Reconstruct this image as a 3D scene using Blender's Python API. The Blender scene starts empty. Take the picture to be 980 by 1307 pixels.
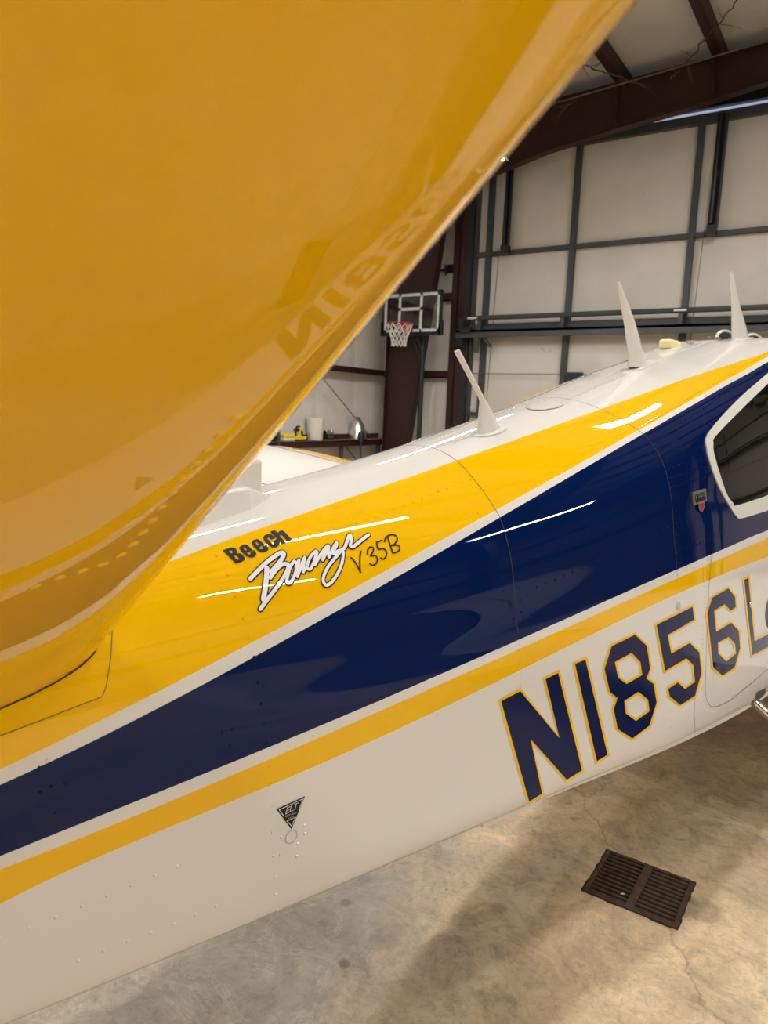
import bpy, bmesh, math, random
import numpy as np
from mathutils import Vector, Matrix
random.seed(7)
SC = bpy.context.scene
COL = SC.collection
PI = math.pi

# ------------------------------------------------------------------ camera
CAM_H = 1.65                                   # eye height, metres
cam_data = bpy.data.cameras.new('camera')
cam_data.sensor_fit = 'VERTICAL'
cam_data.sensor_height = 36.0
cam_data.lens = 36.0 * 915.0 / 1307.0
cam_data.clip_start = 0.02
cam_data.clip_end = 200
cam_data.dof.use_dof = True
cam_data.dof.focus_distance = 1.85
cam_data.dof.aperture_fstop = 6.5
camera = bpy.data.objects.new('camera', cam_data)
COL.objects.link(camera)
c_right = Vector((0.82890992, 0.55806479, 0.03836705))
c_down = Vector((0.11391997, -0.10126176, -0.98831589))
c_fwd = Vector((-0.54765919, 0.82359562, -0.1475116))
camera.matrix_world = Matrix(((c_right.x, -c_down.x, -c_fwd.x, 0),
                              (c_right.y, -c_down.y, -c_fwd.y, 0),
                              (c_right.z, -c_down.z, -c_fwd.z, CAM_H),
                              (0, 0, 0, 1)))
SC.camera = camera

# ------------------------------------------------------------------ world, view
world = bpy.data.worlds.new('world')
SC.world = world
world.use_nodes = True
world.node_tree.nodes['Background'].inputs[0].default_value = (0.55, 0.65, 0.85, 1)
world.node_tree.nodes['Background'].inputs[1].default_value = 0.6
SC.view_settings.view_transform = 'Standard'
SC.view_settings.look = 'None'
SC.view_settings.gamma = 1
SC.view_settings.use_curve_mapping = False
SC.view_settings.exposure = 0.07

# hangar shell, metres (camera stands above the origin)
XL, XR, YF, YB = -8.03, 9.0, 11.9, -12.0
RIDGE_X = 0.6
def roof_z(x):                                  # underside of the purlins
    return 6.75 - 0.052 * abs(x - RIDGE_X)

# ceiling strip lights: x, y, hanging height, length, turn
STRIPS = [(-4.0, 7.02, 4.56, 2.4, 0.8), (-6.3, 5.4, 5.5, 2.4, 1.1), (-4.0, 2.9, 4.6, 2.4, 0.48), (-4.0, -1.6, 4.6, 2.4, 0.42), (-4.0, -6.0, 4.6, 2.4, 1.0),  # the strip nearest the left wall is unseen, added to brighten that wall
          (-0.45, 7.2, 6.15, 1.3, 1.35), (-0.45, 2.4, 6.15, 1.3, 1.08), (-0.45, -2.8, 6.15, 1.3, 1.1), (1.5, 2.9, 5.2, 1.3, 0.3),
          (6.4, 5.4, 4.8, 1.3, 1.5), (6.4, 2.2, 4.8, 1.3, 1.5), (6.4, -1.0, 4.8, 1.3, 1.5), (6.4, -5.0, 4.8, 1.3, 1.4)]
TUBE_POWER = 80.0

# ------------------------------------------------------------------ helpers
MATS = {}
def mat(name, col, rough=0.5, metal=0.0, coat=0.0, coat_rough=0.03, vary=0.0, scale=6.0, bump=0.0, bscale=8.0, coat_ior=1.5,
        emit=None, strength=0.0, spec=0.5, col2=None, wear=0.5, detail=4.0):
    """a procedural Principled material: colour with slow noise, fine relief"""
    m = bpy.data.materials.new(name)
    m.use_nodes = True
    nt = m.node_tree
    b = nt.nodes['Principled BSDF']
    def c4(c): return (c[0], c[1], c[2], 1)
    b.inputs['Base Color'].default_value = c4(col)
    b.inputs['Roughness'].default_value = rough
    b.inputs['Metallic'].default_value = metal
    b.inputs['Specular IOR Level'].default_value = spec
    b.inputs['Coat Weight'].default_value = coat
    b.inputs['Coat Roughness'].default_value = coat_rough
    b.inputs['Coat IOR'].default_value = coat_ior
    tc = nt.nodes.new('ShaderNodeTexCoord')
    if vary > 0 or col2:
        n = nt.nodes.new('ShaderNodeTexNoise')
        n.inputs['Scale'].default_value = scale
        n.inputs['Detail'].default_value = detail
        nt.links.new(tc.outputs['Object'], n.inputs['Vector'])
        r = nt.nodes.new('ShaderNodeValToRGB')
        r.color_ramp.elements[0].position = wear - 0.2
        r.color_ramp.elements[1].position = wear + 0.2
        r.color_ramp.elements[0].color = c4(col2 if col2 else [c * (1 - vary) for c in col])
        r.color_ramp.elements[1].color = c4(col)
        nt.links.new(n.outputs['Fac'], r.inputs['Fac'])
        nt.links.new(r.outputs['Color'], b.inputs['Base Color'])
    if bump > 0:
        n2 = nt.nodes.new('ShaderNodeTexNoise')
        n2.inputs['Scale'].default_value = bscale
        n2.inputs['Detail'].default_value = 2.0
        nt.links.new(tc.outputs['Object'], n2.inputs['Vector'])
        bp = nt.nodes.new('ShaderNodeBump')
        bp.inputs['Strength'].default_value = 1.0
        bp.inputs['Distance'].default_value = bump
        nt.links.new(n2.outputs['Fac'], bp.inputs['Height'])
        nt.links.new(bp.outputs['Normal'], b.inputs['Normal'])
        nt.links.new(bp.outputs['Normal'], b.inputs['Coat Normal'])
    if emit:
        b.inputs['Emission Color'].default_value = c4(emit)
        b.inputs['Emission Strength'].default_value = strength
    MATS[name] = m
    return m

PAINT = dict(rough=0.4, coat=1.0, coat_rough=0.015, coat_ior=1.5, bump=0.0006, bscale=4.0, spec=0.0)
mat('white_paint', (0.68, 0.66, 0.62), **PAINT)
mat('yellow_paint', (0.81, 0.46, 0.001), **PAINT)
mat('navy_paint', (0.001, 0.009, 0.062), **dict(PAINT, coat_ior=1.32))
mat('black_vinyl', (0.010, 0.010, 0.010), rough=0.5, spec=0.25)
mat('white_vinyl', (0.74, 0.74, 0.80), rough=0.35, coat=0.6)
mat('grey_vinyl', (0.30, 0.29, 0.27), rough=0.4, coat=0.4)
mat('seam_dark', (0.05, 0.045, 0.04), rough=0.8)
mat('bare_aluminium', (0.75, 0.75, 0.74), rough=0.28, metal=1.0)
mat('chrome', (0.85, 0.84, 0.82), rough=0.12, metal=1.0)
mat('grey_metal', (0.20, 0.20, 0.19), rough=0.45, metal=0.6, vary=0.2, scale=40)
mat('badge_metal', (0.55, 0.53, 0.46), rough=0.3, metal=0.9)
mat('satin_silver', (0.5, 0.5, 0.48), rough=0.4, metal=0.3)
mat('red_enamel', (0.45, 0.01, 0.02), rough=0.25, coat=0.8)
mat('tinted_glass', (0.005, 0.005, 0.005), rough=0.04, spec=0.18)
mat('dark_lining', (0.14, 0.125, 0.11), rough=0.7, vary=0.3, scale=2.0, bump=0.02, bscale=2.6)
mat('cream_plastic', (0.80, 0.72, 0.42), rough=0.4)
mat('rubber', (0.02, 0.02, 0.02), rough=0.8, vary=0.3)
mat('red_steel', (0.037, 0.008, 0.007), rough=0.5, vary=0.35, scale=5)
mat('grey_steel', (0.052, 0.060, 0.064), rough=0.5, vary=0.25, scale=7)
mat('dark_steel', (0.015, 0.017, 0.02), rough=0.45, vary=0.3)
mat('insulation', (0.68, 0.645, 0.60), rough=0.55, col2=(0.62, 0.585, 0.54), scale=1.7, bump=0.02, bscale=2.6)
mat('roof_insulation', (0.60, 0.59, 0.56), rough=0.6, col2=(0.50, 0.49, 0.46), scale=1.3, bump=0.03, bscale=2.2)
mat('iron', (0.105, 0.066, 0.045), rough=0.7, metal=0.2, col2=(0.045, 0.026, 0.018), scale=28, bump=0.002, bscale=90)
mat('drain_dirt', (0.05, 0.036, 0.024), rough=0.95, vary=0.5, scale=60)
mat('pit_dark', (0.006, 0.005, 0.004), rough=0.9)
mat('backboard_black', (0.012, 0.013, 0.013), rough=0.4)
mat('backboard_white', (0.62, 0.68, 0.66), rough=0.5, vary=0.15, scale=12)
mat('rim_red', (0.42, 0.03, 0.03), rough=0.4)
mat('net_white', (0.75, 0.74, 0.70), rough=0.8)
mat('bucket_white', (0.72, 0.70, 0.64), rough=0.45, vary=0.08, scale=9)
mat('bright_yellow', (0.85, 0.62, 0.02), rough=0.5, vary=0.15, scale=14)
mat('sponge_white', (0.72, 0.70, 0.55), rough=0.8, vary=0.1)
mat('dark_green', (0.006, 0.03, 0.022), rough=0.7, vary=0.4, scale=10)
mat('black_plastic', (0.012, 0.012, 0.014), rough=0.45, vary=0.2)
mat('wood_board', (0.16, 0.10, 0.06), rough=0.7, vary=0.35, scale=8)
mat('wire', (0.09, 0.08, 0.07), rough=0.6, vary=0.2)
mat('twig', (0.10, 0.07, 0.045), rough=0.85, vary=0.3)
mat('lamp_housing', (0.70, 0.70, 0.68), rough=0.45, vary=0.05)
for k_, f_ in (('lamp_tube_bright', 1.5), ('lamp_tube', 1.0), ('lamp_tube_dim', 0.45)):
    mat(k_, (1, 1, 1), emit=(1.0, 0.955, 0.90), strength=75.0 * f_)

def scuffs(name, k):
    """sparse dark scuffs and cobweb marks multiplied into a material's colour"""
    nt = MATS[name].node_tree
    b = nt.nodes['Principled BSDF']
    src = b.inputs['Base Color'].links[0].from_socket
    tc = nt.nodes.new('ShaderNodeTexCoord')
    n = nt.nodes.new('ShaderNodeTexNoise')
    n.inputs['Scale'].default_value = 2.3; n.inputs['Detail'].default_value = 9; n.inputs['Roughness'].default_value = 0.72; n.inputs['Distortion'].default_value = 1.6
    nt.links.new(tc.outputs['Object'], n.inputs['Vector'])
    r = nt.nodes.new('ShaderNodeValToRGB')
    r.color_ramp.elements[0].position = 0.285; r.color_ramp.elements[0].color = (k, k * 0.95, k * 0.9, 1)
    r.color_ramp.elements[1].position = 0.335; r.color_ramp.elements[1].color = (1, 1, 1, 1)
    nt.links.new(n.outputs['Fac'], r.inputs['Fac'])
    x = nt.nodes.new('ShaderNodeMix'); x.data_type = 'RGBA'; x.blend_type = 'MULTIPLY'; x.inputs[0].default_value = 1.0
    nt.links.new(src, x.inputs[6]); nt.links.new(r.outputs['Color'], x.inputs[7])
    nt.links.new(x.outputs[2], b.inputs['Base Color'])
scuffs('insulation', 0.45)
scuffs('roof_insulation', 0.55)

def glass_mat(name, tint, alpha):
    """clear or tinted sheet: mostly see-through with a glossy face"""
    m = bpy.data.materials.new(name)
    m.use_nodes = True
    nt = m.node_tree
    nt.nodes.clear()
    out = nt.nodes.new('ShaderNodeOutputMaterial')
    tr = nt.nodes.new('ShaderNodeBsdfTransparent')
    tr.inputs[0].default_value = (tint[0], tint[1], tint[2], 1)
    gl = nt.nodes.new('ShaderNodeBsdfGlossy')
    gl.inputs['Roughness'].default_value = 0.05
    mx = nt.nodes.new('ShaderNodeMixShader')
    mx.inputs[0].default_value = alpha
    nt.links.new(tr.outputs[0], mx.inputs[1])
    nt.links.new(gl.outputs[0], mx.inputs[2])
    nt.links.new(mx.outputs[0], out.inputs[0])
    MATS[name] = m
glass_mat('clear_acrylic', (0.80, 0.82, 0.80), 0.06)
glass_mat('jar_glass', (0.86, 0.88, 0.86), 0.10)

def floor_mat():
    """sealed concrete: tan and grey mottling, pale trowel marks, dark spots"""
    m = bpy.data.materials.new('concrete')
    m.use_nodes = True
    nt = m.node_tree
    b = nt.nodes['Principled BSDF']
    tc = nt.nodes.new('ShaderNodeTexCoord')
    def noise(scale, detail, dist=0.0, rough=0.55):
        n = nt.nodes.new('ShaderNodeTexNoise')
        n.inputs['Scale'].default_value = scale
        n.inputs['Detail'].default_value = detail
        n.inputs['Distortion'].default_value = dist
        n.inputs['Roughness'].default_value = rough
        nt.links.new(tc.outputs['Object'], n.inputs['Vector'])
        return n
    def ramp(src, stops):
        r = nt.nodes.new('ShaderNodeValToRGB')
        el = r.color_ramp.elements
        while len(el) < len(stops): el.new(0.5)
        for e, (p, c) in zip(el, stops):
            e.position = p
            e.color = (c[0], c[1], c[2], 1)
        nt.links.new(src, r.inputs['Fac'])
        return r
    def mix(kind, fac, a, bb):
        x = nt.nodes.new('ShaderNodeMix')
        x.data_type = 'RGBA'
        x.blend_type = kind
        if isinstance(fac, float): x.inputs[0].default_value = fac
        else: nt.links.new(fac, x.inputs[0])
        nt.links.new(a, x.inputs[6])
        nt.links.new(bb, x.inputs[7])
        return x.outputs[2]
    big = ramp(noise(0.9, 5, 0.8).outputs['Fac'], [(0.34, (0.50, 0.42, 0.31)), (0.50, (0.66, 0.52, 0.34)), (0.66, (0.80, 0.64, 0.43))])
    # a darker grey patch round the tail, with a ragged edge
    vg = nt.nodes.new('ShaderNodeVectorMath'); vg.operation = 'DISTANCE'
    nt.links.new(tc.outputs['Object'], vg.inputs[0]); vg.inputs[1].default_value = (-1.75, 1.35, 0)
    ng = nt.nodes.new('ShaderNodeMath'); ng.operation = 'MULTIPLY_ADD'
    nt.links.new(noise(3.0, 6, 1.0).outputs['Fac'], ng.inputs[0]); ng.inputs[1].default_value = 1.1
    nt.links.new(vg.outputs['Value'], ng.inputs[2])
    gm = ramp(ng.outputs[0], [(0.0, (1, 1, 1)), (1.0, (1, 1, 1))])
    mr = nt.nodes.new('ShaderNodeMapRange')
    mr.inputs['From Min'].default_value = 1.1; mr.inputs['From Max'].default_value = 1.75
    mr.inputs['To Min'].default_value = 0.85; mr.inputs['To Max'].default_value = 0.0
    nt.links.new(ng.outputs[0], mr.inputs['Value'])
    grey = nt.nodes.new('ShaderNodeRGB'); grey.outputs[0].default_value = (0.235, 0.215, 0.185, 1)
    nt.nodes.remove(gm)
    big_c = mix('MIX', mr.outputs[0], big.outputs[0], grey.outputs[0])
    mid = ramp(noise(5.5, 12, 1.3, 0.72).outputs['Fac'], [(0.30, (0.40, 0.39, 0.38)), (0.44, (0.78, 0.77, 0.76)), (0.56, (0.98, 0.98, 0.98)), (0.72, (1.22, 1.22, 1.22))])
    c = mix('MULTIPLY', 0.85, big_c, mid.outputs[0])
    fine = ramp(noise(38, 10, 0.6, 0.75).outputs['Fac'], [(0.28, (0.55, 0.54, 0.53)), (0.5, (1, 1, 1)), (0.72, (1.18, 1.18, 1.18))])
    c = mix('MULTIPLY', 0.8, c, fine.outputs[0])
    spots = ramp(noise(9.0, 3, 0.4).outputs['Fac'], [(0.22, (0.45, 0.43, 0.40)), (0.30, (1, 1, 1))])
    c = mix('MULTIPLY', 1.0, c, spots.outputs[0])
    vein = noise(2.2, 6, 3.0, 0.6)
    vr = ramp(vein.outputs['Fac'], [(0.485, (0, 0, 0)), (0.5, (1, 1, 1)), (0.515, (0, 0, 0))])
    pale = nt.nodes.new('ShaderNodeRGB')
    pale.outputs[0].default_value = (0.50, 0.46, 0.38, 1)
    vf = nt.nodes.new('ShaderNodeMath'); vf.operation = 'MULTIPLY'
    nt.links.new(vr.outputs[0], vf.inputs[0]); vf.inputs[1].default_value = 0.35
    c = mix('MIX', vf.outputs[0], c, pale.outputs[0])
    # hairline cracks
    vo = nt.nodes.new('ShaderNodeTexVoronoi'); vo.feature = 'DISTANCE_TO_EDGE'; vo.inputs['Scale'].default_value = 0.43
    wv = nt.nodes.new('ShaderNodeVectorMath'); wv.operation = 'ADD'
    nt.links.new(tc.outputs['Object'], wv.inputs[0])
    ws = nt.nodes.new('ShaderNodeVectorMath'); ws.operation = 'SCALE'; ws.inputs['Scale'].default_value = 0.28
    nt.links.new(noise(4.0, 8, 0.0, 0.6).outputs['Color'], ws.inputs[0]); nt.links.new(ws.outputs[0], wv.inputs[1])
    nt.links.new(wv.outputs[0], vo.inputs['Vector'])
    ck = ramp(vo.outputs['Distance'], [(0.0, (0.45, 0.42, 0.40)), (0.0012, (0.75, 0.74, 0.72)), (0.003, (1, 1, 1))])
    c = mix('MULTIPLY', 0.6, c, ck.outputs[0])
    # oil spots and the wet-looking dirt beside the drain
    for (sx, sy, rad, k) in ((-1.115, 1.557, 0.020, 0.42), (-1.271, 1.771, 0.022, 0.5), (-0.29, 2.46, 0.085, 0.6), (-0.84, 2.06, 0.03, 0.7), (-0.2, 1.75, 0.05, 0.6), (-0.12, 2.05, 0.06, 0.75)):
        vm = nt.nodes.new('ShaderNodeVectorMath'); vm.operation = 'DISTANCE'
        nt.links.new(tc.outputs['Object'], vm.inputs[0])
        vm.inputs[1].default_value = (sx, sy, 0)
        wob = nt.nodes.new('ShaderNodeMath'); wob.operation = 'MULTIPLY_ADD'
        nt.links.new(noise(22, 3).outputs['Fac'], wob.inputs[0]); wob.inputs[1].default_value = rad * 0.9
        nt.links.new(vm.outputs['Value'], wob.inputs[2])
        rr = ramp(wob.outputs[0], [(rad * 1.05, (k, k, k)), (rad * 1.05 + rad * 0.5, (1, 1, 1))])
        c = mix('MULTIPLY', 1.0, c, rr.outputs[0])
    nt.links.new(c, b.inputs['Base Color'])
    rg = ramp(noise(3.0, 5, 0.5).outputs['Fac'], [(0.35, (0.42, 0.42, 0.42)), (0.65, (0.62, 0.62, 0.62))])
    nt.links.new(rg.outputs[0], b.inputs['Roughness'])
    bp = nt.nodes.new('ShaderNodeBump')
    bp.inputs['Distance'].default_value = 0.002
    nt.links.new(noise(35, 6).outputs['Fac'], bp.inputs['Height'])
    nt.links.new(bp.outputs['Normal'], b.inputs['Normal'])
    MATS['concrete'] = m
floor_mat()

def obj(name, verts, faces, mats, parent=None, fmat=None, smooth=False, loc=None):
    me = bpy.data.meshes.new(name)
    me.from_pydata([tuple(v) for v in verts], [], faces)
    for mm in (mats if isinstance(mats, (list, tuple)) else [mats]):
        me.materials.append(MATS[mm])
    if fmat is not None:
        me.polygons.foreach_set('material_index', fmat)
    if smooth:
        me.polygons.foreach_set('use_smooth', [True] * len(me.polygons))
    me.update()
    o = bpy.data.objects.new(name, me)
    COL.objects.link(o)
    if parent: o.parent = parent
    if loc: o.location = loc
    return o
class MB:
    """collects shapes into one mesh"""
    def __init__(s): s.v = []; s.f = []; s.m = []
    def add(s, verts, faces, mi=0):
        k = len(s.v)
        s.v += [tuple(p) for p in verts]
        s.f += [tuple(i + k for i in f) for f in faces]
        s.m += [mi] * len(faces)
        return s
    def box(s, a, b, mi=0):
        (x0, y0, z0), (x1, y1, z1) = a, b
        x0, x1 = min(x0, x1), max(x0, x1); y0, y1 = min(y0, y1), max(y0, y1); z0, z1 = min(z0, z1), max(z0, z1)
        return s.add([(x0, y0, z0), (x1, y0, z0), (x1, y1, z0), (x0, y1, z0), (x0, y0, z1), (x1, y0, z1), (x1, y1, z1), (x0, y1, z1)],
                     [(0, 3, 2, 1), (4, 5, 6, 7), (0, 1, 5, 4), (1, 2, 6, 5), (2, 3, 7, 6), (3, 0, 4, 7)], mi)
    def tube(s, pts, r, n=8, mi=0, caps=True):
        pts = [Vector(p) for p in pts]
        rs = r if isinstance(r, (list, tuple)) else [r] * len(pts)
        rings = []
        up = None
        for i, p in enumerate(pts):
            t = (pts[min(i + 1, len(pts) - 1)] - pts[max(i - 1, 0)]).normalized()
            if up is None:
                up = t.orthogonal().normalized()
            up = (up - t * up.dot(t)).normalized()
            w = t.cross(up)
            rings.append([p + (up * math.cos(2 * PI * k / n) + w * math.sin(2 * PI * k / n)) * rs[i] for k in range(n)])
        vs = [v for rg in rings for v in rg]
        fs = []
        for i in range(len(pts) - 1):
            for k in range(n):
                a = i * n + k; b = i * n + (k + 1) % n
                fs.append((a, b, b + n, a + n))
        if caps:
            fs.append(tuple(reversed(range(n)))); fs.append(tuple(range((len(pts) - 1) * n, len(pts) * n)))
        return s.add(vs, fs, mi)
    def lathe(s, prof, n=24, axis_o=(0, 0, 0), mi=0, axis='z'):
        vs = []
        for r, h in prof:
            for k in range(n):
                c, q = math.cos(2 * PI * k / n) * r, math.sin(2 * PI * k / n) * r
                p = (c, q, h) if axis == 'z' else ((h, c, q) if axis == 'x' else (q, h, c))
                vs.append((p[0] + axis_o[0], p[1] + axis_o[1], p[2] + axis_o[2]))
        fs = []
        for i in range(len(prof) - 1):
            for k in range(n):
                a = i * n + k; b = i * n + (k + 1) % n
                fs.append((a, b, b + n, a + n))
        return s.add(vs, fs, mi)
    def prism(s, poly, a, b, axis='y', mi=0):
        """polygon in the plane across an axis, pulled from a to b"""
        n = len(poly)
        def P(p, h): return {'y': (p[0], h, p[1]), 'x': (h, p[0], p[1]), 'z': (p[0], p[1], h)}[axis]
        vs = [P(p, a) for p in poly] + [P(p, b) for p in poly]
        fs = [tuple(range(n)), tuple(reversed(range(n, 2 * n)))] + [(i, i + n, (i + 1) % n + n, (i + 1) % n) for i in range(n)]
        return s.add(vs, fs, mi)
    def build(s, name, mats, parent=None, smooth=False, loc=None):
        o = obj(name, s.v, s.f, mats, parent, s.m, smooth, loc)
        if smooth:
            bm = bmesh.new(); bm.from_mesh(o.data)
            bmesh.ops.recalc_face_normals(bm, faces=bm.faces)
            for e in bm.edges:
                if len(e.link_faces) == 2 and e.calc_face_angle(0) > math.radians(38): e.smooth = False
            bm.to_mesh(o.data); bm.free()
        else:
            bm = bmesh.new(); bm.from_mesh(o.data)
            bmesh.ops.recalc_face_normals(bm, faces=bm.faces)
            bm.to_mesh(o.data); bm.free()
        return o
def bevel(o, w=0.004, seg=2):
    bm = bmesh.new(); bm.from_mesh(o.data)
    es = [e for e in bm.edges if len(e.link_faces) == 2 and e.calc_face_angle(0) > 0.6]
    bmesh.ops.bevel(bm, geom=es, offset=w, segments=seg, affect='EDGES', profile=0.5)
    bm.to_mesh(o.data); bm.free()
    return o
def thing(name, label, cat, loc=(0, 0, 0), rotz=0.0, group=None):
    o = bpy.data.objects.new(name, None)
    COL.objects.link(o)
    o.empty_display_size = 0.1
    o.location = loc
    o.rotation_euler = (0, 0, rotz)
    o['label'] = label; o['category'] = cat
    if group: o['group'] = group
    return o
def structure(name, loc=(0, 0, 0)):
    o = bpy.data.objects.new(name, None)
    COL.objects.link(o)
    o.location = loc
    o['kind'] = 'structure'
    return o

# ------------------------------------------------------------------ setting: floor, ceiling, walls, door
DRAIN = (-0.49, 2.46, 0.155, 0.145)             # centre and half sizes
dx0, dx1, dy0, dy1 = DRAIN[0] - DRAIN[2], DRAIN[0] + DRAIN[2], DRAIN[1] - DRAIN[3], DRAIN[1] + DRAIN[3]
fv = [(XL, YB, 0), (XR, YB, 0), (XR, YF, 0), (XL, YF, 0), (dx0, dy0, 0), (dx1, dy0, 0), (dx1, dy1, 0), (dx0, dy1, 0)]
fv += [(dx0, dy0, -0.16), (dx1, dy0, -0.16), (dx1, dy1, -0.16), (dx0, dy1, -0.16)]
ff = [(0, 1, 5, 4), (1, 2, 6, 5), (2, 3, 7, 6), (3, 0, 4, 7), (4, 5, 9, 8), (5, 6, 10, 9), (6, 7, 11, 10), (7, 4, 8, 11), (8, 9, 10, 11)]
fl = obj('floor', fv, ff, ['concrete', 'pit_dark'], fmat=[0, 0, 0, 0, 1, 1, 1, 1, 1])
fl['kind'] = 'structure'

ceiling = structure('ceiling')
def roof_half(xa, xb):
    m = MB()
    za, zb = roof_z(xa) + 0.2, roof_z(xb) + 0.2
    m.add([(xa, YB, za), (xb, YB, zb), (xb, YF, zb), (xa, YF, za), (xa, YB, za + 0.08), (xb, YB, zb + 0.08), (xb, YF, zb + 0.08), (xa, YF, za + 0.08)],
          [(0, 3, 2, 1), (4, 5, 6, 7), (0, 1, 5, 4), (1, 2, 6, 5), (2, 3, 7, 6), (3, 0, 4, 7)])
    return m.build('roof_insulation', 'roof_insulation', ceiling)
roof_half(XL - 0.1, RIDGE_X)
roof_half(RIDGE_X, XR + 0.1)
pz = MB().box((0, YB + 0.02, 0), (0.07, YF - 0.02, 0.2))
pz.box((-0.06, YB + 0.02, 0.0), (0, YF - 0.02, 0.012))
pur0 = pz.build('purlin', 'red_steel', ceiling)
xp = -3.66
xs_p = [xp + 1.33 * k for k in range(-3, 10)]
for i, x in enumerate(xs_p):
    o = pur0 if i == 0 else pur0.copy()
    if i: COL.objects.link(o)
    o.location = (x, 0, roof_z(x) - 0.003)
# rigid frames: tapered columns with a haunched rafter
def frame(y):
    d = 0.16
    rt = lambda x: roof_z(x) - 0.01
    m = MB()
    top = [(XL + 0.42, rt(XL + 0.42)), (RIDGE_X, rt(RIDGE_X)), (XR - 0.42, rt(XR - 0.42))]
    low = [(XR - 1.55, 5.15), (XR - 3.3, 5.66), (XR - 6.2, 6.02), (RIDGE_X, 6.22), (XL + 6.3, 6.12), (XL + 5.4, 5.98), (XL + 4.3, 5.86), (XL + 3.3, 5.72), (XL + 2.2, 5.47), (XL + 1.55, 5.18)]
    top += [(XR - 0.42, 5.15)]
    poly = [(XL + 0.42, 5.18)] + top + low
    m.prism(poly, y - 0.006, y + 0.006, 'y')
    # flanges
    for pl in (low, [(XL + 0.42, rt(XL + 0.42)), (RIDGE_X, rt(RIDGE_X)), (XR - 0.42, rt(XR - 0.42))]):
        for a, b in zip(pl[:-1], pl[1:]):
            m.add([(a[0], y - d / 2, a[1]), (b[0], y - d / 2, b[1]), (b[0], y + d / 2, b[1]), (a[0], y + d / 2, a[1]),
                   (a[0], y - d / 2, a[1] - 0.014), (b[0], y - d / 2, b[1] - 0.014), (b[0], y + d / 2, b[1] - 0.014), (a[0], y + d / 2, a[1] - 0.014)],
                  [(0, 1, 2, 3), (7, 6, 5, 4), (0, 4, 5, 1), (1, 5, 6, 2), (2, 6, 7, 3), (3, 7, 4, 0)])
    for x, zt, zb in ((-3.68, 6.46, 5.93), (-2.35, 6.5, 6.1)):
        m.tube([(x, y - d / 2 - 0.03, zt), (x + 0.03, y - d / 2, zb)], 0.022, 6)
    m.build('rafter', 'red_steel', ceiling)
    for s in (0, 1):
        c = MB()
        fx = (lambda x: x) if s == 0 else (lambda x: XL + XR - x)
        p = [(fx(XL + 0.40), 0.0), (fx(XL + 0.81), 0.0), (fx(XL + 1.55), 5.18), (fx(XL + 0.42), 5.18)]
        c.prism(p, y - 0.006, y + 0.006, 'y')
        for a, b in ((p[0], p[3]), (p[1], p[2])):
            c.add([(a[0] - 0.008, y - d / 2, a[1]), (a[0] + 0.008, y - d / 2, a[1]), (b[0] + 0.008, y - d / 2, b[1]), (b[0] - 0.008, y - d / 2, b[1]),
                   (a[0] - 0.008, y + d / 2, a[1]), (a[0] + 0.008, y + d / 2, a[1]), (b[0] + 0.008, y + d / 2, b[1]), (b[0] - 0.008, y + d / 2, b[1])],
                  [(0, 1, 2, 3), (7, 6, 5, 4), (0, 4, 5, 1), (1, 5, 6, 2), (2, 6, 7, 3), (3, 7, 4, 0)])
        c.build('column', 'red_steel', wall_left if s == 0 else wall_right)

wall_left = structure('wall_left')
wall_right = structure('wall_right')
wall_front = structure('wall_front')
wall_back = structure('wall_back')
GIRT_Z = (1.02, 2.256, 3.64, 5.04)
def side_wall(par, x, sx, mt):
    """insulated bays between columns, each a slightly puffed sheet, and the girts they hang behind"""
    ys = [YB, -9.0, -6.0, -3.0, 0, 1.9, 3.8, 5.7, 7.4, 8.6, 9.8, 10.9, YF]
    for ya, yb in zip(ys[:-1], ys[1:]):
        m = MB()
        n = 6
        vs = []; fs = []
        zt = roof_z(x) + 0.25
        for i in range(n + 1):
            for j in range(13):
                u, w = i / n, j / 12
                puff = 0.035 * math.sin(PI * u) ** 0.6 * (0.35 + 0.65 * abs(math.sin(PI * w * 4))) * sx
                vs.append((x + puff - 0.0 * sx, ya + (yb - ya) * u, zt * w))
        for i in range(n):
            for j in range(12):
                a = i * 13 + j
                fs.append((a, a + 1, a + 14, a + 13))
        m.add(vs, fs)
        m.box((x - 0.09 * sx, ya, 0), (x - 0.01 * sx, yb, zt))
        m.build('insulation_panel', mt, par, smooth=True)
    for z in GIRT_Z[1:]:
        g = MB()
        g.box((x + 0.05 * sx, YB + 0.05, z - 0.008), (x + 0.25 * sx, YF - 0.05, z + 0.008))
        g.box((x + 0.235 * sx, YB + 0.05, z - 0.06), (x + 0.25 * sx, YF - 0.05, z))
        g.box((x + 0.05 * sx, YB + 0.05, z), (x + 0.065 * sx, YF - 0.05, z + 0.06))
        g.build('girt', 'red_steel', par)
side_wall(wall_left, XL, 1, 'insulation')
side_wall(wall_right, XR, -1, 'dark_lining')
for y in (11.4, 5.4, -0.6, -6.6):
    frame(y)

def end_piece(par, xa, xb, y, za, zb, sy, puff=0.03, name='insulation_panel', nx=6, nz=6, mt='insulation', back=0.1):
    m = MB()
    vs = []; fs = []
    for i in range(nx + 1):
        for j in range(nz + 1):
            u, w = i / nx, j / nz
            k = puff * (math.sin(PI * u) ** 0.5) * (math.sin(PI * w) ** 0.5 if 0 < w < 1 else 0) if 0 < u < 1 else 0
            vs.append((xa + (xb - xa) * u, y + k * sy, za + (zb - za) * w))
    for i in range(nx):
        for j in range(nz):
            a = i * (nz + 1) + j
            fs.append((a, a + nz + 1, a + nz + 2, a + 1))
    m.add(vs, fs)
    if back:
        m.box((xa, y - 0.005 * sy, za), (xb, y - back * sy, zb))
    return m.build(name, mt, par, smooth=True)
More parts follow.
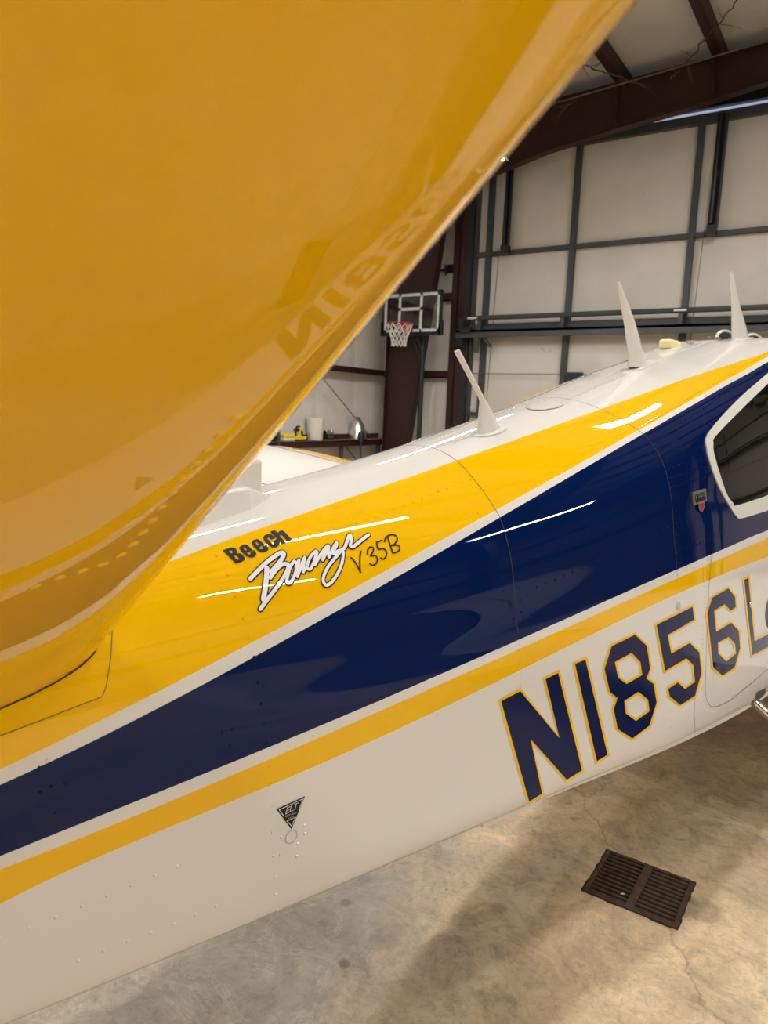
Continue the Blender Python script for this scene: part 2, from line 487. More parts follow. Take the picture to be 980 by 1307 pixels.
# back wall behind the camera
for k in range(6):
    xa = XL + (XR - XL) * k / 6; xb = XL + (XR - XL) * (k + 1) / 6
    end_piece(wall_back, xa, xb, YB, 0, 6.9, 1, mt='dark_lining')
g = MB()
for z in GIRT_Z: g.box((XL, YB + 0.05, z - 0.06), (XR, YB + 0.2, z + 0.06))
g.build('girt', 'red_steel', wall_back)

# front wall beside and above the door
DX0, DX1, DZ1 = -6.13, 6.9, 5.98
JX = -6.50
for xa, xb in ((XL, -7.0), (-7.0, JX)):
    for za, zb in ((0, GIRT_Z[1] - 0.07), (GIRT_Z[1] - 0.07, GIRT_Z[2] - 0.07), (GIRT_Z[2] - 0.07, GIRT_Z[3] - 0.07), (GIRT_Z[3] - 0.07, 6.9)):
        end_piece(wall_front, xa, xb, YF, za, zb, -1, 0.02)
for za, zb in ((0, 2.3), (2.3, 4.6), (4.6, 6.9)):
    end_piece(wall_front, DX1 + 0.37, XR, YF, za, zb, -1, 0.02)
end_piece(wall_front, DX0, DX1, YF + 0.02, DZ1 + 0.165, 7.0, -1, 0.0, name='header_panel', mt='dark_steel')
for z in GIRT_Z[1:]:
    m = MB().box((XL + 0.1, YF - 0.16, z - 0.07), (JX, YF - 0.02, z - 0.05))
    m.box((XL + 0.1, YF - 0.16, z - 0.07), (JX, YF - 0.145, z + 0.06))
    m.build('girt', 'red_steel', wall_front)
for xa, s in ((JX, 1), (DX1 + 0.37, -1)):
    j = MB()
    j.box((xa, YF - 0.20, 0), (xa + 0.25 * s, YF - 0.185, 6.4))
    j.box((xa, YF - 0.05, 0), (xa + 0.25 * s, YF - 0.035, 6.4))
    j.box((xa + 0.115 * s, YF - 0.2, 0), (xa + 0.135 * s, YF - 0.04, 6.4))
    j.box((xa + 0.25 * s, YF - 0.20, 0), (xa + 0.37 * s, YF - 0.03, 6.4), 1)
    j.build('door_jamb', ['red_steel', 'dark_steel'], wall_front)

# bifold hangar door
door = structure('door_1')
yd = YF - 0.02
vx = [DX0, -5.87, -4.36, -2.53, -0.75, 1.03, 2.81, 4.59, 6.37, DX1]
ZH = 3.09                                        # hinge line
rows_ = [(0.05, 1.55), (1.55, ZH - 0.02), (ZH + 0.02, 4.33), (4.33, DZ1)]
for xa, xb in zip(vx[:-1], vx[1:]):
    for za, zb in rows_:
        end_piece(door, xa + 0.03, xb - 0.03, yd, za + 0.03, zb - 0.03, -1, 0.045 if xb - xa > 0.5 else 0.01, nx=10, nz=8, back=0.04)
def dbar(name, a, b, mt='grey_steel'):
    return MB().box(a, b).build(name, mt, door)
for i, x in enumerate(vx):
    dbar('door_stile', (x - 0.042, yd - 0.11, 0.02), (x + 0.042, yd + 0.03, DZ1))
for z in (1.55, 4.33):
    dbar('door_rail', (DX0, yd - 0.085, z - 0.035), (DX1, yd + 0.02, z + 0.035))
dbar('door_rail', (DX0, yd - 0.1, DZ1 - 0.09), (DX1, yd + 0.03, DZ1 + 0.04))
dbar('door_rail', (DX0, yd - 0.1, 0.02), (DX1, yd + 0.03, 0.12))
# truss at the hinge line: upper tube, deep lower beam, brackets
MB().tube([(-5.98, yd - 0.30, 3.215), (DX1 - 0.15, yd - 0.30, 3.215)], 0.042, 8).build('hinge_tube', 'grey_steel', door, smooth=True)
t = MB()
t.box((DX0 - 0.16, yd - 0.34, 2.97), (DX1, yd - 0.10, 3.01))
t.box((DX0 - 0.16, yd - 0.34, 2.88), (DX1, yd - 0.30, 3.01))
t.box((DX0, yd - 0.14, 2.98), (DX1, yd - 0.10, 3.13))
for x in vx[1:-1]:
    t.prism([(x - 0.03, 3.0), (x + 0.03, 3.0), (x + 0.03, 3.22), (x - 0.03, 3.22)], yd - 0.30, yd - 0.24, 'y')
t.build('hinge_truss', 'grey_steel', door)
MB().box((-5.93, yd - 0.32, 2.62), (-5.85, yd - 0.26, 2.98)).add(
    [(-5.86, yd - .3, 2.98), (-5.80, yd - .3, 2.98), (-5.60, yd - .3, 2.72), (-5.66, yd - .3, 2.72), (-5.86, yd - .25, 2.98), (-5.80, yd - .25, 2.98), (-5.60, yd - .25, 2.72), (-5.66, yd - .25, 2.72)],
    [(0, 1, 2, 3), (7, 6, 5, 4), (0, 4, 5, 1), (1, 5, 6, 2), (2, 6, 7, 3), (3, 7, 4, 0)]).build('hinge_bracket', 'grey_steel', door)
for x in (-5.98, -2.53, 1.0):
    MB().box((x - 0.09, yd - 0.345, 3.2), (x + 0.09, yd - 0.30, 3.228)).build('hinge_plate', 'lamp_housing', door)
# side latch block on the jamb
MB().box((JX + 0.2, YF - 0.34, 2.72), (JX + 0.34, YF - 0.2, 3.22)).box((JX + 0.30, YF - 0.38, 2.95), (JX + 0.5, YF - 0.3, 3.05)).build('latch_block', 'dark_steel', door)
# pairs of hanging cylinders on the upper leaf
for x in (-5.50, -2.23, 3.6):
    m = MB()
    m.box((x - 0.075, yd - 0.17, 4.42), (x + 0.03, yd - 0.14, DZ1 - 0.03), 1)
    m.tube([(x + 0.055, yd - 0.2, 4.36), (x + 0.055, yd - 0.2, DZ1 - 0.05)], 0.026, 8)
    m.tube([(x - 0.03, yd - 0.2, 4.45), (x - 0.03, yd - 0.2, 5.15)], 0.034, 8)
    m.tube([(x - 0.03, yd - 0.2, 5.15), (x - 0.03, yd - 0.2, DZ1 - 0.05)], 0.02, 8)
    m.box((x - 0.07, yd - 0.24, 4.28), (x + 0.06, yd - 0.1, 4.42))
    m.build('lift_cylinder', ['dark_steel', 'pit_dark'], door)
    MB().tube([(x - 0.10, yd - 0.22, 4.36), (x - 0.2, yd - 0.24, 0.2)], 0.006, 5).build('lift_cable', 'wire', door)
MB().tube([(DX0 + 0.05, yd - 0.16, 2.27), (DX1, yd - 0.16, 2.27)], 0.007, 5).build('safety_wire', 'wire', door)
MB().box((-4.25, yd - 0.22, 2.16), (-4.0, yd - 0.1, 2.30)).build('motor_box', 'dark_steel', door)

# ------------------------------------------------------------------ the airplane
ANG = math.radians(9)
plane = thing('airplane', 'glossy white, yellow and navy single-engine airplane with V-tail filling the hangar floor', 'airplane',
              (-1.24 * math.cos(ANG), 1.24 * math.sin(ANG), 0), math.radians(81))
# fuselage half sections (right side, y negative): 16 control points from the spine to the keel, z above floor
ST=[
(-1.05,[(0,-.56),(-.010,-.562),(-.016,-.565),(-.022,-.57),(-.026,-.58),(-.029,-.59),(-.031,-.605),(-.033,-.62),(-.034,-.64),(-.035,-.66),(-.036,-.69),(-.036,-.73),(-.033,-.76),(-.028,-.775),(-.02,-.782),(0,-.785)]),
(-.35,[(0,-.49),(-.02,-.492),(-.037,-.498),(-.052,-.508),(-.065,-.522),(-.074,-.54),(-.081,-.565),(-.086,-.595),(-.09,-.635),(-.094,-.68),(-.098,-.73),(-.102,-.81),(-.10,-.87),(-.09,-.895),(-.07,-.903),(0,-.906)]),
(.36,[(0,-.300),(-.034,-.304),(-.064,-.318),(-.09,-.345),(-.112,-.382),(-.128,-.43),(-.138,-.465),(-.146,-.505),(-.153,-.56),(-.158,-.62),(-.163,-.70),(-.172,-.83),(-.176,-.94),(-.167,-.975),(-.13,-.99),(0,-.995)]),
(1.472,[(0,-.104),(-.07,-.111),(-.138,-.138),(-.202,-.189),(-.245,-.231),(-.275,-.268),(-.303,-.334),(-.320,-.399),(-.335,-.492),(-.352,-.572),(-.362,-.663),(-.380,-.85),(-.392,-.952),(-.377,-.986),(-.33,-.998),(0,-1.003)]),
(2.157,[(0,.046),(-.09,.037),(-.173,.013),(-.248,-.018),(-.310,-.051),(-.356,-.093),(-.395,-.155),(-.425,-.25),(-.443,-.36),(-.460,-.45),(-.480,-.56),(-.515,-.8),(-.535,-.93),(-.52,-.98),(-.47,-.995),(0,-1.005)]),
(3.0,[(0,.24),(-.11,.23),(-.20,.21),(-.28,.18),(-.345,.14),(-.395,.085),(-.43,.01),(-.455,-.07),(-.48,-.2),(-.5,-.33),(-.52,-.48),(-.555,-.76),(-.57,-.98),(-.555,-1.045),(-.5,-1.065),(0,-1.07)]),
(4.2,[(0,.40),(-.12,.397),(-.22,.395),(-.31,.36),(-.38,.31),(-.43,.25),(-.465,.15),(-.49,.05),(-.51,-.12),(-.53,-.28),(-.55,-.45),(-.565,-.75),(-.575,-.98),(-.56,-1.05),(-.5,-1.08),(0,-1.09)]),
(4.75,[(0,.30),(-.12,.295),(-.22,.275),(-.31,.24),(-.38,.19),(-.43,.13),(-.465,.04),(-.49,-.05),(-.51,-.18),(-.53,-.3),(-.55,-.45),(-.565,-.75),(-.575,-.96),(-.56,-1.03),(-.5,-1.06),(0,-1.07)]),
(5.3,[(0,-.15),(-.12,-.155),(-.22,-.165),(-.31,-.185),(-.38,-.21),(-.43,-.25),(-.465,-.30),(-.49,-.36),(-.505,-.42),(-.515,-.5),(-.525,-.6),(-.53,-.78),(-.52,-.92),(-.49,-.98),(-.43,-1.01),(0,-1.03)]),
(6.7,[(0,-.30),(-.08,-.305),(-.15,-.315),(-.21,-.335),(-.26,-.36),(-.29,-.39),(-.315,-.43),(-.33,-.47),(-.34,-.52),(-.345,-.57),(-.345,-.64),(-.33,-.74),(-.30,-.82),(-.26,-.86),(-.2,-.885),(0,-.90)]),
]
SX=np.array([s[0] for s in ST]); SP=np.array([s[1] for s in ST])
def _tan(X,Y):
    h=np.diff(X)[:,None,None]; d=np.diff(Y,axis=0)/h
    m=np.zeros_like(Y); m[0]=d[0]; m[-1]=d[-1]
    m[1:-1]=(d[:-1]*h[1:]+d[1:]*h[:-1])/(h[1:]+h[:-1])
    return m
SM=_tan(SX,SP)
def ctrl(x):
    i=int(np.clip(np.searchsorted(SX,x)-1,0,len(SX)-2)); h=SX[i+1]-SX[i]; t=min(max((x-SX[i])/h,0),1)
    return (SP[i]*(2*t**3-3*t*t+1)+SM[i]*h*(t**3-2*t*t+t)+SP[i+1]*(3*t*t-2*t**3)+SM[i+1]*h*(t**3-t*t))
def S(x,v):
    c=ctrl(x); v=min(max(v,-15),15); sg=1
    if v<0: v=-v; sg=-1
    i=min(int(v),14); t=v-i
    p1,p2=c[i],c[i+1]
    p0=c[i-1] if i>0 else c[1]*np.array([-1,1]); p3=c[i+2] if i<14 else c[14]*np.array([-1,1])
    q=0.5*((2*p1)+(p2-p0)*t+(2*p0-5*p1+4*p2-p3)*t*t+(3*p1-p0-3*p2+p3)*t**3)
    return np.array([x,q[0]*sg,q[1]])   # z relative to the camera height
# surface coordinates (station, girth) of the paint edges, lettering and fittings
D = {
 'B1': [[0.6413,2.9],[0.6892,2.781],[0.7395,2.672],[0.7925,2.57],[0.8485,2.474],[0.9077,2.383],[0.9705,2.296],[1.0372,2.212],[1.1082,2.131],[1.1839,2.054],[1.2648,1.982],[1.3508,1.923],[1.442,1.884],[1.5382,1.87],[1.6404,1.868],[1.7492,1.878],[1.8653,1.9],[1.9897,1.932],[2.1237,1.973],[2.2676,2.031],[2.4189,2.13],[2.5809,2.257],[2.7592,2.391],[2.9645,2.495],[3.1896,2.619],[3.4186,2.841]],
 'B2': [[0.3573,8.0],[0.3998,7.893],[0.4444,7.768],[0.4913,7.628],[0.5406,7.471],[0.5925,7.297],[0.6473,7.102],[0.7051,6.875],[0.7663,6.6],[0.8314,6.287],[0.9008,5.98],[0.975,5.708],[1.0547,5.464],[1.1403,5.235],[1.233,5.003],[1.3344,4.744],[1.4461,4.469],[1.5678,4.255],[1.6982,4.12],[1.8396,4.037],[1.9966,3.97],[2.1792,3.869],[2.3967,3.744],[2.6564,3.604],[2.9793,3.362],[3.359,3.114]],
 'B3': [[0.3557,8.411],[0.3981,8.317],[0.4426,8.199],[0.4894,8.06],[0.5386,7.903],[0.5904,7.732],[0.6449,7.547],[0.7025,7.347],[0.7633,7.125],[0.8278,6.866],[0.8964,6.548],[0.9697,6.199],[1.0484,5.887],[1.1331,5.623],[1.2245,5.388],[1.3236,5.168],[1.4318,4.947],[1.5503,4.73],[1.6786,4.543],[1.8181,4.403],[1.9725,4.294],[2.1503,4.172],[2.3625,4.03],[2.6155,3.891],[2.9262,3.681],[3.296,3.429]],
 'B4': [[0.3493,9.932],[0.3916,9.914],[0.4359,9.891],[0.4824,9.864],[0.5311,9.831],[0.5823,9.79],[0.6359,9.741],[0.6923,9.682],[0.7516,9.612],[0.814,9.529],[0.8798,9.432],[0.9493,9.322],[1.0229,9.203],[1.1012,9.085],[1.1847,8.977],[1.2743,8.884],[1.3707,8.812],[1.4746,8.776],[1.5857,8.78],[1.7038,8.814],[1.8311,8.874],[1.9714,8.956],[2.1316,9.048],[2.3246,9.169],[2.5654,9.342],[2.8678,9.504]],
 'B5': [[0.3481,10.123],[0.3903,10.116],[0.4347,10.103],[0.4812,10.083],[0.53,10.055],[0.5812,10.021],[0.635,9.978],[0.6915,9.926],[0.7509,9.864],[0.8134,9.793],[0.8793,9.709],[0.9488,9.612],[1.0223,9.502],[1.1004,9.383],[1.1835,9.264],[1.2726,9.158],[1.3683,9.079],[1.4719,9.042],[1.5828,9.045],[1.7008,9.08],[1.8279,9.143],[1.9676,9.23],[2.1269,9.327],[2.3192,9.439],[2.5606,9.581],[2.865,9.707]],
 'B6': [[0.3448,10.533],[0.3875,10.486],[0.4321,10.448],[0.4788,10.414],[0.5278,10.384],[0.5791,10.355],[0.6329,10.325],[0.6895,10.294],[0.7491,10.258],[0.8117,10.219],[0.8778,10.173],[0.9475,10.122],[1.0213,10.062],[1.0995,9.995],[1.1826,9.919],[1.2713,9.839],[1.3665,9.762],[1.4694,9.701],[1.5797,9.667],[1.6968,9.659],[1.823,9.674],[1.9615,9.711],[2.1194,9.763],[2.3108,9.836],[2.5526,9.946],[2.859,10.068]],
 'REG': [["N",[[[1.3947,10.102],[1.4135,10.093],[1.4327,10.084],[1.4521,10.076],[1.4718,10.068],[1.4875,10.184],[1.5033,10.287],[1.5193,10.385],[1.5353,10.479],[1.5514,10.573],[1.5675,10.668],[1.5838,10.766],[1.6,10.873],[1.5938,10.765],[1.5875,10.666],[1.5812,10.57],[1.5749,10.476],[1.5685,10.381],[1.5622,10.283],[1.5559,10.179],[1.5497,10.062],[1.5703,10.059],[1.5912,10.056],[1.6123,10.054],[1.6183,10.173],[1.6243,10.279],[1.6304,10.378],[1.6364,10.473],[1.6425,10.568],[1.6486,10.663],[1.6546,10.763],[1.6606,10.871],[1.6665,10.995],[1.672,11.139],[1.6769,11.298],[1.6815,11.48],[1.6864,11.693],[1.693,11.962],[1.67,12.006],[1.6473,12.054],[1.6251,12.109],[1.6057,11.804],[1.5893,11.577],[1.5736,11.388],[1.5579,11.224],[1.5419,11.076],[1.5254,10.943],[1.5089,10.829],[1.5145,10.949],[1.5199,11.091],[1.5248,11.248],[1.5294,11.424],[1.5339,11.629],[1.5395,11.882],[1.5495,12.278],[1.5308,12.375],[1.5135,12.521],[1.5113,13.184],[1.4789,11.993],[1.4712,11.705],[1.4654,11.483],[1.4598,11.295],[1.454,11.129],[1.4477,10.979],[1.4411,10.851],[1.4344,10.738],[1.4277,10.633],[1.4211,10.532],[1.4144,10.431],[1.4078,10.329],[1.4012,10.221]]],[[[1.4038,10.137],[1.4253,10.127],[1.4472,10.118],[1.4694,10.11],[1.4861,10.223],[1.503,10.326],[1.5199,10.424],[1.537,10.52],[1.5541,10.616],[1.5714,10.715],[1.5886,10.819],[1.606,10.934],[1.6003,10.817],[1.5945,10.712],[1.5887,10.613],[1.5828,10.516],[1.577,10.419],[1.5712,10.32],[1.5653,10.216],[1.5596,10.101],[1.5827,10.098],[1.6061,10.095],[1.6123,10.212],[1.6185,10.318],[1.6247,10.418],[1.631,10.515],[1.6372,10.613],[1.6434,10.714],[1.6496,10.82],[1.6557,10.939],[1.6616,11.079],[1.6669,11.237],[1.6717,11.415],[1.6765,11.622],[1.6824,11.878],[1.6633,11.911],[1.6443,11.945],[1.6257,11.981],[1.6065,11.707],[1.5893,11.491],[1.5724,11.308],[1.5553,11.147],[1.5378,11.002],[1.52,10.876],[1.5022,10.766],[1.5069,10.867],[1.5114,10.982],[1.5157,11.115],[1.5196,11.26],[1.5232,11.421],[1.5267,11.606],[1.531,11.828],[1.5381,12.132],[1.516,12.203],[1.4944,12.292],[1.4837,11.892],[1.4771,11.641],[1.4717,11.439],[1.4664,11.264],[1.4607,11.108],[1.4546,10.966],[1.4483,10.846],[1.4419,10.739],[1.4355,10.638],[1.4291,10.541],[1.4227,10.446],[1.4163,10.348],[1.41,10.247]]]],["1",[[[1.6605,10.039],[1.6793,10.044],[1.6983,10.05],[1.7176,10.056],[1.7237,10.178],[1.7298,10.287],[1.736,10.388],[1.7423,10.486],[1.7485,10.583],[1.7547,10.682],[1.7609,10.786],[1.767,10.9],[1.7729,11.034],[1.7783,11.187],[1.783,11.36],[1.7876,11.56],[1.7929,11.803],[1.7731,11.832],[1.7536,11.861],[1.7344,11.893],[1.7289,11.641],[1.7247,11.437],[1.7206,11.262],[1.716,11.107],[1.7108,10.967],[1.7054,10.849],[1.6998,10.744],[1.6942,10.646],[1.6885,10.552],[1.6829,10.458],[1.6773,10.363],[1.6716,10.265],[1.666,10.159]]],[[[1.6704,10.08],[1.6906,10.086],[1.7109,10.091],[1.7168,10.204],[1.7227,10.306],[1.7286,10.403],[1.7345,10.496],[1.7405,10.59],[1.7464,10.685],[1.7523,10.785],[1.7581,10.894],[1.7638,11.02],[1.769,11.165],[1.7737,11.328],[1.778,11.513],[1.7828,11.734],[1.7614,11.763],[1.7404,11.793],[1.7355,11.557],[1.7313,11.361],[1.7269,11.191],[1.722,11.04],[1.7164,10.907],[1.7108,10.794],[1.705,10.691],[1.6993,10.593],[1.6935,10.498],[1.6877,10.401],[1.6819,10.302],[1.6761,10.197]]]],["8",[[[1.8125,10.054],[1.8397,10.056],[1.8674,10.059],[1.8956,10.061],[1.9246,10.064],[1.9436,10.155],[1.9629,10.236],[1.9826,10.312],[1.986,10.387],[1.9894,10.459],[1.9928,10.531],[1.9962,10.603],[1.9868,10.643],[1.9775,10.684],[1.993,10.734],[2.0088,10.786],[2.0125,10.877],[2.0162,10.981],[2.0195,11.1],[2.0083,11.193],[1.997,11.293],[1.9856,11.402],[1.9744,11.521],[1.9448,11.567],[1.916,11.615],[1.8881,11.666],[1.866,11.505],[1.8445,11.363],[1.8231,11.235],[1.8193,11.091],[1.8148,10.961],[1.8101,10.85],[1.8182,10.794],[1.8263,10.741],[1.8122,10.686],[1.7981,10.633],[1.793,10.555],[1.7878,10.478],[1.7827,10.4],[1.7776,10.321],[1.7862,10.26],[1.7948,10.196],[1.8036,10.128]],[[1.8393,10.339],[1.8597,10.337],[1.8804,10.335],[1.9015,10.332],[1.9171,10.398],[1.9329,10.461],[1.9357,10.526],[1.9385,10.592],[1.9077,10.597],[1.8777,10.603],[1.8635,10.556],[1.8494,10.508],[1.8444,10.425]],[[1.8734,10.846],[1.8996,10.832],[1.9263,10.82],[1.9436,10.889],[1.961,10.966],[1.9628,11.049],[1.9644,11.139],[1.9372,11.162],[1.9107,11.187],[1.8939,11.095],[1.8771,11.009],[1.8753,10.923]]],[[[1.8193,10.089],[1.8443,10.09],[1.8698,10.093],[1.8958,10.095],[1.9224,10.097],[1.9391,10.174],[1.9561,10.245],[1.9734,10.312],[1.9777,10.406],[1.9819,10.498],[1.9862,10.589],[1.976,10.633],[1.9658,10.678],[1.9825,10.732],[1.9995,10.788],[2.003,10.874],[2.0064,10.969],[2.0096,11.079],[1.999,11.167],[1.9883,11.26],[1.9776,11.362],[1.9669,11.472],[1.9401,11.511],[1.914,11.553],[1.8884,11.597],[1.869,11.461],[1.8499,11.339],[1.8309,11.227],[1.8273,11.093],[1.8231,10.97],[1.8187,10.865],[1.8276,10.804],[1.8364,10.746],[1.821,10.687],[1.8057,10.63],[1.8008,10.556],[1.7959,10.483],[1.7911,10.409],[1.7862,10.334],[1.7943,10.277],[1.8026,10.218],[1.8109,10.155]],[[1.8298,10.313],[1.8539,10.31],[1.8786,10.308],[1.9037,10.305],[1.9226,10.385],[1.9418,10.462],[1.9452,10.539],[1.9485,10.616],[1.9241,10.621],[1.9001,10.625],[1.8767,10.63],[1.8589,10.571],[1.8414,10.511],[1.8375,10.446],[1.8336,10.38]],[[1.8643,10.819],[1.885,10.808],[1.906,10.798],[1.9275,10.789],[1.9486,10.872],[1.9701,10.964],[1.9723,11.065],[1.9741,11.175],[1.9522,11.194],[1.9308,11.214],[1.9097,11.235],[1.8892,11.119],[1.8687,11.013],[1.8665,10.91]]]],["5",[[[2.0159,10.087],[2.0497,10.089],[2.0847,10.092],[2.1211,10.095],[2.1592,10.097],[2.1991,10.101],[2.2411,10.106],[2.2442,10.185],[2.2474,10.259],[2.2507,10.33],[2.208,10.331],[2.1673,10.334],[2.1286,10.338],[2.0917,10.343],[2.0974,10.432],[2.1032,10.52],[2.1359,10.517],[2.1701,10.514],[2.2058,10.512],[2.2382,10.607],[2.2719,10.705],[2.2749,10.797],[2.2779,10.897],[2.2809,11.01],[2.268,11.091],[2.255,11.176],[2.242,11.267],[2.2289,11.365],[2.1933,11.375],[2.1593,11.388],[2.1267,11.402],[2.1065,11.29],[2.0867,11.186],[2.0671,11.089],[2.0637,11.003],[2.0601,10.925],[2.0923,10.91],[2.1257,10.897],[2.1443,10.972],[2.1633,11.056],[2.187,11.046],[2.2115,11.037],[2.2099,10.919],[2.2082,10.817],[2.1769,10.715],[2.1437,10.718],[2.1118,10.721],[2.0811,10.725],[2.0515,10.73],[2.0463,10.64],[2.0412,10.552],[2.036,10.466],[2.0309,10.378],[2.0258,10.288],[2.0208,10.192]]],[[[2.0265,10.118],[2.0573,10.12],[2.0892,10.123],[2.1223,10.125],[2.1567,10.128],[2.1927,10.131],[2.2302,10.134],[2.2338,10.222],[2.2374,10.304],[2.1953,10.306],[2.1551,10.31],[2.1169,10.314],[2.0804,10.318],[2.0852,10.395],[2.0901,10.471],[2.095,10.545],[2.1294,10.542],[2.1654,10.539],[2.2032,10.537],[2.2308,10.618],[2.2594,10.702],[2.2622,10.789],[2.265,10.883],[2.2678,10.989],[2.2517,11.091],[2.2354,11.201],[2.219,11.321],[2.1877,11.33],[2.1576,11.341],[2.1287,11.352],[2.1024,11.213],[2.0766,11.086],[2.071,10.954],[2.0971,10.942],[2.1239,10.931],[2.1425,11.01],[2.1613,11.097],[2.192,11.084],[2.2238,11.072],[2.2227,10.979],[2.2214,10.895],[2.2201,10.819],[2.1995,10.752],[2.1794,10.688],[2.1477,10.691],[2.1172,10.694],[2.0878,10.698],[2.0594,10.702],[2.0538,10.607],[2.0482,10.514],[2.0427,10.422],[2.0372,10.327],[2.0318,10.227]]]],["6",[[[2.3577,10.138],[2.4034,10.139],[2.4514,10.141],[2.5018,10.143],[2.5344,10.245],[2.5683,10.341],[2.5696,10.41],[2.571,10.478],[2.5387,10.482],[2.5073,10.486],[2.4823,10.425],[2.4579,10.364],[2.4235,10.362],[2.3903,10.362],[2.393,10.431],[2.3958,10.499],[2.3986,10.567],[2.4352,10.569],[2.4732,10.57],[2.5128,10.573],[2.5501,10.663],[2.589,10.758],[2.592,10.84],[2.5952,10.927],[2.5988,11.024],[2.5785,11.108],[2.5583,11.195],[2.5383,11.287],[2.4968,11.289],[2.457,11.294],[2.4188,11.299],[2.3783,11.153],[2.3398,11.017],[2.3363,10.906],[2.3329,10.809],[2.3296,10.719],[2.3262,10.634],[2.3229,10.551],[2.3197,10.469],[2.3165,10.386],[2.3134,10.3],[2.3279,10.249],[2.3427,10.195]],[[2.408,10.755],[2.4426,10.761],[2.4785,10.768],[2.5209,10.885],[2.5256,11.005],[2.4907,11.011],[2.457,11.018],[2.4325,10.939],[2.4089,10.868],[2.4084,10.81]]],[[[2.3686,10.168],[2.4095,10.168],[2.4522,10.17],[2.4968,10.172],[2.5238,10.255],[2.5516,10.335],[2.5527,10.394],[2.5539,10.453],[2.51,10.459],[2.4854,10.399],[2.4615,10.338],[2.4176,10.337],[2.3757,10.336],[2.379,10.423],[2.3824,10.507],[2.3859,10.592],[2.4252,10.593],[2.4663,10.595],[2.5091,10.598],[2.54,10.673],[2.572,10.752],[2.5747,10.829],[2.5776,10.91],[2.5807,11.0],[2.5616,11.079],[2.5427,11.162],[2.5238,11.248],[2.4709,11.251],[2.4207,11.257],[2.3862,11.135],[2.3531,11.02],[2.3496,10.911],[2.3462,10.816],[2.3428,10.727],[2.3395,10.643],[2.3362,10.561],[2.333,10.48],[2.3298,10.399],[2.3267,10.316],[2.3404,10.268],[2.3544,10.219]],[[2.3935,10.727],[2.437,10.734],[2.4826,10.743],[2.5094,10.815],[2.5372,10.891],[2.5401,10.962],[2.5432,11.04],[2.4982,11.047],[2.4551,11.056],[2.4241,10.954],[2.3944,10.863],[2.3939,10.793]]]],["L",[[[2.6255,10.164],[2.6621,10.17],[2.6996,10.175],[2.7037,10.273],[2.708,10.366],[2.7123,10.456],[2.7167,10.544],[2.7214,10.633],[2.7263,10.724],[2.7316,10.819],[2.7374,10.921],[2.7439,11.035],[2.8117,11.054],[2.8821,11.073],[2.9544,11.091],[3.0282,11.106],[3.1059,11.121],[3.1193,11.253],[3.1341,11.389],[3.0526,11.373],[2.9757,11.358],[2.9006,11.341],[2.8272,11.324],[2.7564,11.306],[2.6888,11.287],[2.681,11.161],[2.6738,11.038],[2.667,10.922],[2.6608,10.818],[2.6552,10.721],[2.6498,10.629],[2.6446,10.539],[2.6397,10.449],[2.6348,10.358],[2.6301,10.264]]],[[[2.6434,10.194],[2.6833,10.2],[2.6873,10.296],[2.6915,10.388],[2.6957,10.477],[2.7001,10.565],[2.7047,10.654],[2.7096,10.746],[2.7148,10.842],[2.7206,10.946],[2.7271,11.061],[2.7943,11.081],[2.8643,11.1],[2.9364,11.118],[3.0099,11.134],[3.0866,11.149],[3.0965,11.248],[3.1071,11.35],[3.0205,11.333],[2.9382,11.316],[2.8575,11.298],[2.7795,11.278],[2.705,11.258],[2.6967,11.127],[2.689,11.0],[2.682,10.883],[2.6756,10.777],[2.6697,10.678],[2.664,10.583],[2.6586,10.489],[2.6534,10.394],[2.6483,10.297]]]]],
 'SANS': [[[[0.7673,2.916],[0.7859,2.88],[0.7917,2.915],[0.7943,2.99],[0.7938,3.094],[0.7918,3.158],[0.7971,3.165],[0.802,3.247],[0.8041,3.397],[0.8019,3.472],[0.7957,3.515],[0.7826,3.538]],[[0.7788,3.003],[0.784,2.993],[0.7856,3.069],[0.7838,3.103],[0.7811,3.108]],[[0.7841,3.233],[0.7893,3.223],[0.7925,3.357],[0.7908,3.4],[0.7875,3.402]]],[[[0.801,2.969],[0.8077,2.894],[0.8158,2.884],[0.8201,2.957],[0.8257,3.183],[0.8115,3.218],[0.8135,3.3],[0.817,3.307],[0.8191,3.282],[0.8182,3.218],[0.8291,3.182],[0.8305,3.304],[0.8287,3.394],[0.8223,3.451],[0.8138,3.429],[0.8078,3.342],[0.8022,3.133]],[[0.8084,3.003],[0.812,2.994],[0.8148,3.117],[0.8105,3.128]]],[[[0.8293,2.885],[0.8363,2.812],[0.8446,2.802],[0.849,2.873],[0.8545,3.095],[0.8398,3.13],[0.8419,3.212],[0.8454,3.219],[0.8475,3.194],[0.8467,3.13],[0.858,3.093],[0.8593,3.215],[0.8573,3.306],[0.8507,3.363],[0.842,3.342],[0.8359,3.255],[0.8304,3.046]],[[0.837,2.917],[0.8406,2.908],[0.8434,3.03],[0.839,3.041]]],[[[0.8575,2.798],[0.8641,2.732],[0.8731,2.716],[0.8784,2.777],[0.8823,2.927],[0.8716,2.954],[0.8698,2.848],[0.8667,2.856],[0.8652,2.886],[0.8706,3.104],[0.8738,3.127],[0.8756,3.091],[0.8749,3.011],[0.8867,2.966],[0.888,3.101],[0.884,3.214],[0.8755,3.273],[0.8675,3.264],[0.8628,3.166],[0.8576,2.951]]],[[[0.8778,2.654],[0.8891,2.639],[0.8925,2.764],[0.897,2.721],[0.9033,2.706],[0.9077,2.77],[0.9156,3.129],[0.9049,3.163],[0.8979,2.854],[0.8929,2.875],[0.9,3.186],[0.8908,3.208]]]],
